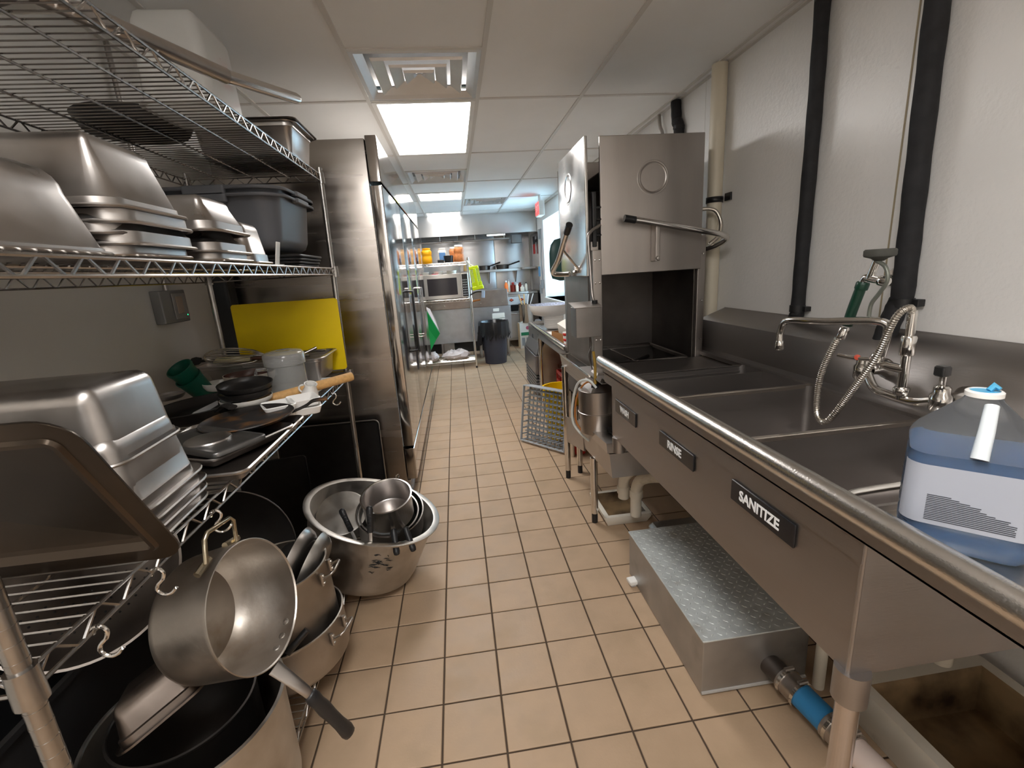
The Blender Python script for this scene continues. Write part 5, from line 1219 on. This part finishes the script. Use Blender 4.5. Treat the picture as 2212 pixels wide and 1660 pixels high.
# signs
for s, y0, y1, z1, z0 in (('WASH', 1.882, 1.649, .856, .797), ('RINSE', 1.434, 1.197, .865, .812), ('SANITIZE', 1.006, .778, .882, .826)):
    cy_, cz_ = (y0+y1)/2, (z0+z1)/2
    t_ = thing('sink_sign', {'WASH': 'small black sign reading WASH on the far bowl of the sink', 'RINSE': 'black sign reading RINSE on the middle of the sink front', 'SANITIZE': 'black sign reading SANITIZE on the sink front nearest the viewpoint'}[s], 'sign', (AX, cy_, cz_), orient((-1,0,0), (0,-1,0)))
    MB().rbox(-(y0-y1)/2, (y0-y1)/2, -(z1-z0)/2, (z1-z0)/2, .0008, .0055, .004, .0015).build('plate', mat('sign_black', (.012, .012, .014), .22), t_)
    text_mesh('lettering', s, .0375, WHITEINK, t_, (-.005, -.001, .0059), (0,0,0), sx={'WASH': .92, 'RINSE': 1.0, 'SANITIZE': .93}[s], bold=.0009)

# faucet with pre-rinse hose
t = thing('faucet', 'chrome wall-mounted faucet with long swing spout and coiled-steel pre-rinse hose over the sink', 'faucet', (1.40, 1.30, 1.0))
def W(name, pts, r, m=CHROME, n=12, par=None, sm_=6): return MB().tube(smooth_path(pts, sm_) if len(pts) > 2 else pts, r, n).build(name, m, par or t, world=True)
W('mixer_body', [(1.36, 1.36, 1.03), (1.345, 1.31, .985), (1.345, 1.26, .975), (1.35, 1.18, .972), (1.36, 1.12, .99)], .014)
for (y, z) in ((1.37, 1.035), (1.105, 1.0)):
    MB().lathe([(.022, -.035), (.026, -.03), (.026, .01), (.020, .018), (.020, .035), (.014, .04)], (1.355, y, z), n=24, cap0=True, cap1=True).build('valve', CHROME, t, world=True)
    MB().lathe([(.034, 0), (.034, .008), (.02, .03), (.018, .06)], (1.445, y, z-.005), (-1, 0, 0), 28, cap1=True).build('wall_flange', CHROME, t, world=True)
h1 = W('lever_handle', [(1.355, 1.105, 1.035), (1.345, 1.10, 1.055), (1.34, 1.095, 1.085)], .008)
MB().rbox(1.325, 1.355, 1.085, 1.115, 1.07, 1.10, .006, .004).build('knob', mat('dark_knob', (.06, .06, .06), .3, .6), h1, world=True)
W('riser', [(1.345, 1.215, .97), (1.345, 1.215, 1.245)], .013)
MB().lathe([(.019, 0), (.021, .005), (.021, .02), (.018, .025)], (1.345, 1.215, .985), n=8, cap0=True, cap1=True).build('hex_nut', CHROME, t, world=True)
MB().lathe([(.018, 0), (.020, .004), (.020, .055), (.017, .06)], (1.345, 1.215, 1.11), n=20, cap0=True, cap1=True).build('collar', CHROME, t, world=True)
W('add_on_valve', [(1.345, 1.215, 1.065), (1.335, 1.25, 1.068), (1.325, 1.285, 1.075)], .014)
MB().lathe([(.016, -.02), (.02, -.015), (.02, .02), (.013, .03)], (1.322, 1.29, 1.075), n=20, cap0=True, cap1=True).build('valve_hub', CHROME, t, world=True)
lv = W('lever', [(1.31, 1.30, 1.085), (1.29, 1.345, 1.083), (1.275, 1.39, 1.085)], .007)
MB().lathe([(.009, 0), (.009, .008), (0, .01)], (1.296, 1.335, 1.085), (-.4, -.4, .2), 14).build('red_button', mat('hot_red', '#c2452b', .4), lv, world=True)
sp = [(1.322, 1.275, 1.10), (1.318, 1.262, 1.17), (1.31, 1.262, 1.203), (1.29, 1.30, 1.211), (1.24, 1.42, 1.200), (1.215, 1.53, 1.195), (1.21, 1.575, 1.185), (1.208, 1.592, 1.15), (1.208, 1.592, 1.105)]
W('swing_spout', sp, .0125, n=14)
MB().lathe([(.014, 0), (.016, .004), (.016, .028), (.013, .034)], (1.208, 1.592, 1.078), n=20, cap0=True, cap1=True).build('aerator', CHROME, t, world=True)
# hose: up from riser, over, down in a loop and up to the sprayer
HOSE = mat('hose_steel', (.58, .54, .48), .28, 1)
hose = smooth_path([(1.345, 1.215, 1.235), (1.325, 1.21, 1.255), (1.300, 1.225, 1.225), (1.29, 1.262, 1.10), (1.275, 1.315, .985), (1.265, 1.365, .885), (1.262, 1.40, .842), (1.262, 1.432, .850), (1.268, 1.452, .90), (1.275, 1.455, 1.0), (1.285, 1.425, 1.11), (1.292, 1.40, 1.165)], 12)
Lh = len(hose); b = MB(); cum = 0; pts, rad = [], []
dense = []
for a, c in zip(hose[:-1], hose[1:]):
    n_ = max(2, int((c-a).length/.0016)); dense += [a+(c-a)*k/n_ for k in range(n_)]
for i, p in enumerate(dense): pts.append(p); rad.append(.0108 if i % 4 < 2 else .0096)
b.tube(pts, rad, 12); b.build('ribbed_hose', HOSE, t, world=True, smooth=0)
MB().lathe([(.0145, 0), (.0155, .004), (.0155, .035), (.012, .04)], (1.290, 1.405, 1.14), (.06, -.06, .3), 16, cap0=True, cap1=True).build('hose_nut', CHROME, t, world=True)
W('spray_grip', [(1.296, 1.39, 1.185), (1.300, 1.378, 1.245), (1.306, 1.362, 1.315)], .0155, GREEN if 0 else mat('dark_green_grip', (.005, .04, .022), .35), 18)
MB().lathe([(.018, 0), (.019, .003), (.019, .02), (.0165, .024)], (1.3055, 1.363, 1.305), (.1, -.2, 1), 18, cap0=True, cap1=True).build('grip_collar', mat('dark_green_grip', ''), t, world=True)
W('spray_body', [(1.306, 1.360, 1.325), (1.306, 1.350, 1.342), (1.306, 1.325, 1.338), (1.306, 1.285, 1.332)], [.011]*19 if 0 else .0115)
W('spray_neck', [(1.306, 1.335, 1.34), (1.306, 1.315, 1.40)], .012)
MB().lathe([(.013, 0), (.016, .004), (.016, .02), (.012, .03)], (1.306, 1.30, 1.334), (0, -1, -.1), 16, cap0=True, cap1=True).build('spray_nut', CHROME, t, world=True)
MB().lathe([(.012, -.012), (.022, -.004), (.040, .002), (.042, .006), (.042, .020), (.038, .024), (0, .024)], (1.306, 1.310, 1.405), (-.05, .05, 1), 36, cap0=True).build('spray_bumper', mat('grey_rubber', (.075, .075, .065), .6), t, world=True)
W('spray_lever', [(1.30, 1.315, 1.395), (1.30, 1.280, 1.375), (1.30, 1.268, 1.335), (1.30, 1.29, 1.295), (1.30, 1.312, 1.262), (1.30, 1.315, 1.222), (1.30, 1.31, 1.205)], .006, mat('lever_grey', (.20, .21, .18), .4, .5))
t = thing('wall_bracket', 'round chrome wall plate with an empty stub beside the sprayer', 'bracket', (XR-.001, 1.535, 1.322), orient((-1,0,0), (0,1,0)))
MB().lathe([(.036, 0), (.036, .004), (.030, .012), (.012, .016), (.010, .05)], n=36, cap1=True).build('plate', CHROME, t)

# black insulated pipes and white stack pipe on the wall
def pipe_wrap(label, pts, r, group=None):
    t = thing('insulated_pipe', label, 'pipe', pts[0], (0,0,0), group)
    p = smooth_path(pts, 8); b = MB(); b.tube(p, [r*(1+.03*math.sin(i*1.7)) for i in range(len(p))], 18); o = b.build('foam_sleeve', RUBBER, t, world=True); return t
xr = XR-.035
t = pipe_wrap('thin black foam-wrapped pipe on the wall above the swing spout', [(xr, 1.985, H-.01), (xr, 1.975, 2.0), (xr, 1.975, 1.5), (xr, 1.973, 1.175), (xr-.005, 1.975, 1.155)], .029)
for z in (2.41, 1.165): MB().lathe([(.033, 0), (.033, .03)], (xr, 1.975, z), n=18, cap0=True, cap1=True).build('clamp', BLACK, t, world=True)
MB().rbox(xr-.0, xr+.03, 1.925, 1.95, 1.168, 1.19, .003, .002).build('clamp_tab', BLACK, t, world=True)
MB().tube([(xr, 1.975, 1.165), (xr-.005, 1.99, 1.135), (xr-.01, 2.015, 1.115)], [.028, .024, .010], 14).build('taped_end', BLACK, t, world=True)
t = pipe_wrap('thick black foam-wrapped pipe on the wall right of the sprayer', [(xr, 1.495, H-.01), (xr, 1.49, 2.1), (xr, 1.478, 1.6), (xr, 1.470, 1.27), (xr-.005, 1.475, 1.235), (xr-.02, 1.485, 1.16), (xr-.04, 1.495, 1.05), (xr-.045, 1.50, 1.0)], .034)
MB().lathe([(.038, 0), (.038, .03)], (xr, 1.470, 1.222), n=18, cap0=True, cap1=True).build('clamp', BLACK, t, world=True)
MB().rbox(xr-.0, xr+.03, 1.41, 1.44, 1.225, 1.25, .003, .002).build('clamp_tab', BLACK, t, world=True)
t = pipe_wrap('short kinked black foam pipe above the dishwasher', [(xr, 3.25, H-.01), (xr, 3.23, 2.33), (xr, 3.20, 2.29), (xr, 3.20, 1.95)], .033)
MB().lathe([(.037, 0), (.037, .02)], (xr, 3.2, 2.28), n=18, cap0=True, cap1=True).build('clamp', BLACK, t, world=True)
t = thing('white_pipe', 'cream-white plastic drain pipe running from the ceiling down the wall beside the dishwasher', 'pipe', (XR-.05, 2.70, 0))
MB().cyl((XR-.05, 2.70, .02), (XR-.05, 2.70, H-.005), .042, n=28).build('pipe', PVCY, t, world=True)
MB().lathe([(.046, 0), (.046, .032)], (XR-.05, 2.70, 1.745), n=28).build('strap', BLACK, t, world=True, thick=.003)
MB().rbox(XR-.012, XR-.002, 2.60, 2.66, 1.748, 1.79, .002, .001).build('strap_tab', BLACK, t, world=True)
t = thing('thin_pipe', 'thin bent metal pipe near the ceiling left of the short black pipe', 'pipe', (XR-.03, 3.5, 2.4)); W('pipe', [(XR-.03, 3.52, H-.01), (XR-.03, 3.50, 2.38), (XR-.03, 3.45, 2.28), (XR-.03, 3.45, 1.9)], .012, STEEL, par=t)
t = thing('supply_hose', 'braided steel hose looping behind the white wall pipe at the dishwasher', 'hose', (1.45, 2.65, 1.65)); W('hose', [(1.38, 2.62, 1.69), (1.44, 2.60, 1.705), (1.50, 2.58, 1.69), (1.525, 2.56, 1.62), (1.505, 2.55, 1.55), (1.46, 2.56, 1.51)], .0105, HOSE, par=t)

# chemical jug on the drainboard
t = thing('sanitiser_jug', 'translucent plastic jug of dark blue liquid with a white label standing on the drainboard', 'jug', (.794, .586, .953), (0, 0, -.80))
hx, hy = .078, .060
def sect(k, z, r=.026): return MB().rrect(hx*k, hy*k, r, z, n=5)
b = MB(); b.rings([sect(.93, 0), sect(.99, .006), sect(1, .015), sect(1, .030), sect(.97, .036), sect(1, .042), sect(1, .150), sect(.975, .156), sect(1, .162), sect(1, .172), sect(.97, .180), sect(.88, .192), MB().rrect(.024, .022, .022, .243, n=5), MB().rrect(.0185, .0185, .0185, .252, n=5)], True, True, False)
b.build('bottle', JUGP, t, smooth=50)
b = MB(); b.rings([sect(.92, .003), sect(.975, .010), sect(.985, .030), sect(.955, .036), sect(.985, .042), sect(.985, .150), sect(.96, .156), sect(.985, .163)], True, True, True); b.build('blue_liquid', JUGL, t, smooth=50)
b = MB(); b.lathe([(.019, .249), (.0225, .250), (.0225, .257), (.020, .259), (.0175, .259), (.0175, .251)], n=32); b.build('neck_ring', CERAM, t)
b = MB(); b.lathe([(.0175, .2575), (.0, .258)], n=24); b.tube([(.004, 0, .259), (.010, .004, .266), (.016, .0, .262)], [.004, .006, .003], 8); b.build('blue_seal', mat('seal_blue', '#56aed6', .4), t)
b = MB(); P0 = [(.008, -.020, .240), (.004, -.044, .206), (.0, -.0600, .166)]; b.tube([P0[0], P0[1], P0[2]], [.0085, .0095, .0105], 12); b.build('handle', mat('handle_white', '#dfe6ea', .35), t)
lb = MB()
def sect2(z): return MB().rrect(hx+.0012, hy+.0012, .0262, z, n=5)
s0, s1 = sect2(.046), sect2(.146); n_ = len(s0)
idx = list(range(n_//2, n_))+[0]; lb.rings([[s0[i] for i in idx], [s1[i] for i in idx]], closed=False)
lo = lb.build('label', LABELW, t, smooth=50)
ln = MB(); random.seed(31)
for k in range(15):
    z = .096-k*.0030; x = -.050; e_ = -.050+(.040+.070*min(1, k/9)+random.uniform(-.012, .004)); ln.box(x, min(e_, .052), -hy-.0018, -hy-.0014, z, z+.0012)
for k in range(8): ln.box(-hx-.0018, -hx-.0014, -.022, .018-random.uniform(0, .02), .125-k*.009, .1268-k*.009)
ln.build('fine_print', INK, lo, smooth=0)['kind'] = 'stuff'

# ------------------------------------------------------------------ under the sink
t = thing('grease_trap', 'low steel grease trap box with a diamond-plate top on the floor under the sink', 'grease trap', (.92, 1.49, 0))
gx0, gx1, gy0, gy1, gz = .700, 1.08, 1.165, 1.82, .222
MB().rbox(gx0, gx1, gy0, gy1, .002, gz-.004, .004, .003).build('box', TRAPST, t, world=True)
cv = MB().rbox(gx0-.004, gx1+.004, gy0-.004, gy1+.004, gz-.004, gz+.002, .004, .001).build('cover_plate', DIAMOND, t, world=True)
dm = MB(); k = 0
for i in range(15):
    for j in range(26):
        x, y = gx0+.014+i*.0255, gy0+.016+j*.0250; a = PI/4 if (i+j) % 2 else -PI/4
        if x > gx1-.012: continue
        u = Vector((math.cos(a), math.sin(a), 0)); v = Vector((-math.sin(a), math.cos(a), 0)); c = Vector((x, y, gz+.002)); l, w_ = .0095, .0028
        dm.add([c-u*l, c+v*w_, c+u*l, c-v*w_, c-u*l*.4+Vector((0,0,.0013)), c+u*l*.4+Vector((0,0,.0013))], [(0,3,4), (3,2,5,4), (2,1,5), (1,0,4,5)])
o = dm.build('raised_diamonds', DIAMOND, cv, smooth=0, world=True); o['kind'] = 'stuff'
MB().tube([(gx0, gy0, .012), (gx1, gy0, .012)], .006, 8).build('caulk_bead', mat('grey_caulk', (.35, .33, .30), .7), t, world=True)
# outlet pipe
t = thing('drain_pipe', 'white drain pipe with steel band couplings and blue tape leaving the grease trap', 'pipe', (.97, 1.0, .08))
pa, pb = Vector((.945, 1.165, .085)), Vector((1.03, .60, .075)); dd = (pb-pa)
def seg(nm, a, b_, r, m): return MB().tube([pa+dd*a, pa+dd*b_], r, 24).build(nm, m, t, world=True)
seg('outlet_stub', -.02, .12, .036, DARKST); seg('coupling', .10, .22, .042, STEEL); seg('blue_sleeve', .20, .40, .039, BLUE); seg('coupling', .38, .52, .043, STEEL); seg('pipe', .50, 1.3, .038, mat('pinkish_pvc', '#e0cfc6', .4)); seg('pipe_socket', .68, .80, .043, mat('pinkish_pvc', ''))
for a in (.115, .205, .40, .50):
    b = MB(); b.tube([pa+dd*a, pa+dd*(a+.018)], .0455, 24); b.rbox(0, 0, 0, 0, 0, 0) if 0 else None
    o = b.build('clamp_band', CHROME, t, world=True)
    MB().cyl(pa+dd*a+Vector((-.01, 0, .045)), pa+dd*a+Vector((.02, 0, .047)), .006, n=8).build('clamp_screw', STEEL, o, world=True)
t = thing('riser_pipe', 'dirty upright pipe behind the grease trap', 'pipe', (1.09, 1.12, 0)); MB().cyl((1.10, 1.13, 0), (1.10, 1.13, .62), .018, n=14).build('pipe', PVC, t, world=True)
# floor sinks
def floor_sink(label, x0, x1, y0, y1, z, rim, dep, m, mi):
    t = thing('floor_sink', label, 'floor sink', ((x0+x1)/2, (y0+y1)/2, 0)); b = MB(); hx, hy = (x1-x0)/2, (y1-y0)/2
    b.loft([(.02, .002), (0, z-.02), (0, z), (rim, z)], hx, hy, .01, True, False, n=3); b.build('basin', m, t, smooth=30)
    b = MB(); b.loft([(rim, z), (rim+.008, z-.01), (rim+.03, z-dep)], hx, hy, .02, False, True, n=4); b.build('inside', mi, t, smooth=40); return t
floor_sink('small square white floor sink stained brown under the far end of the sink', .715, .985, 2.215, 2.53, .062, .026, .050, ENAMEL, BROWND)
t = floor_sink('large white rectangular floor sink stained dark brown near the viewpoint under the drainboard', 1.10, 1.55, .62, 1.02, .155, .035, .13, ENAMEL, BROWND)
t = thing('pvc_drain', 'white plastic elbow pipes draining into the small floor sink', 'pipe', (.87, 2.3, .1))
MB().tube(smooth_path([(1.05, 2.12, .44), (.95, 2.16, .40), (.875, 2.20, .35), (.835, 2.24, .28), (.832, 2.25, .16)], 6), .030, 18).build('rear_elbow', PVC, t, world=True)
MB().tube(smooth_path([(1.08, 2.02, .36), (1.0, 2.06, .35), (.915, 2.12, .33), (.875, 2.16, .27), (.872, 2.17, .09)], 6), .030, 18).build('front_elbow', PVC, t, world=True)
for x, y, z in ((.832, 2.25, .19), (.873, 2.168, .20)): MB().lathe([(.035, 0), (.036, .004), (.036, .035), (.033, .04)], (x, y, z), n=22, cap0=True, cap1=True).build('socket', PVC, t, world=True)
t = thing('pvc_drain', 'white plastic drain pipe with an elbow above the large near floor sink', 'pipe', (1.3, .8, .3))
MB().tube(smooth_path([(1.62, .96, .385), (1.50, .97, .375), (1.40, .98, .355), (1.365, .985, .30), (1.365, .985, .20)], 6), .026, 18).build('pipe', PVC, t, world=True)
MB().tube([(1.53, .968, .379), (1.49, .972, .374)], .031, 18).build('socket', PVC, t, world=True)
t = thing('drain_cover', 'grey rounded box with a white end behind the grease trap', 'box', (.99, 1.95, 0)); MB().rbox(-.11, .16, -.09, .09, .001, .13, .03, .02).build('body', TRAPST, t); MB().rbox(-.125, -.108, -.06, .06, .001, .10, .006, .004).build('end_cap', WHITEP, t)
t = thing('door_stop', 'small white plastic clip on the floor at the grease trap', 'clip', (.692, 1.74, .001), (0, 0, .1)); MB().rbox(-.028, .012, -.022, .022, .012, .03, .003, .003).build('top', WHITEP, t); MB().rbox(-.02, .005, -.015, .015, 0, .013, .003, .002).build('base', mat('clear_grey', (.5,.5,.5), .3), t)
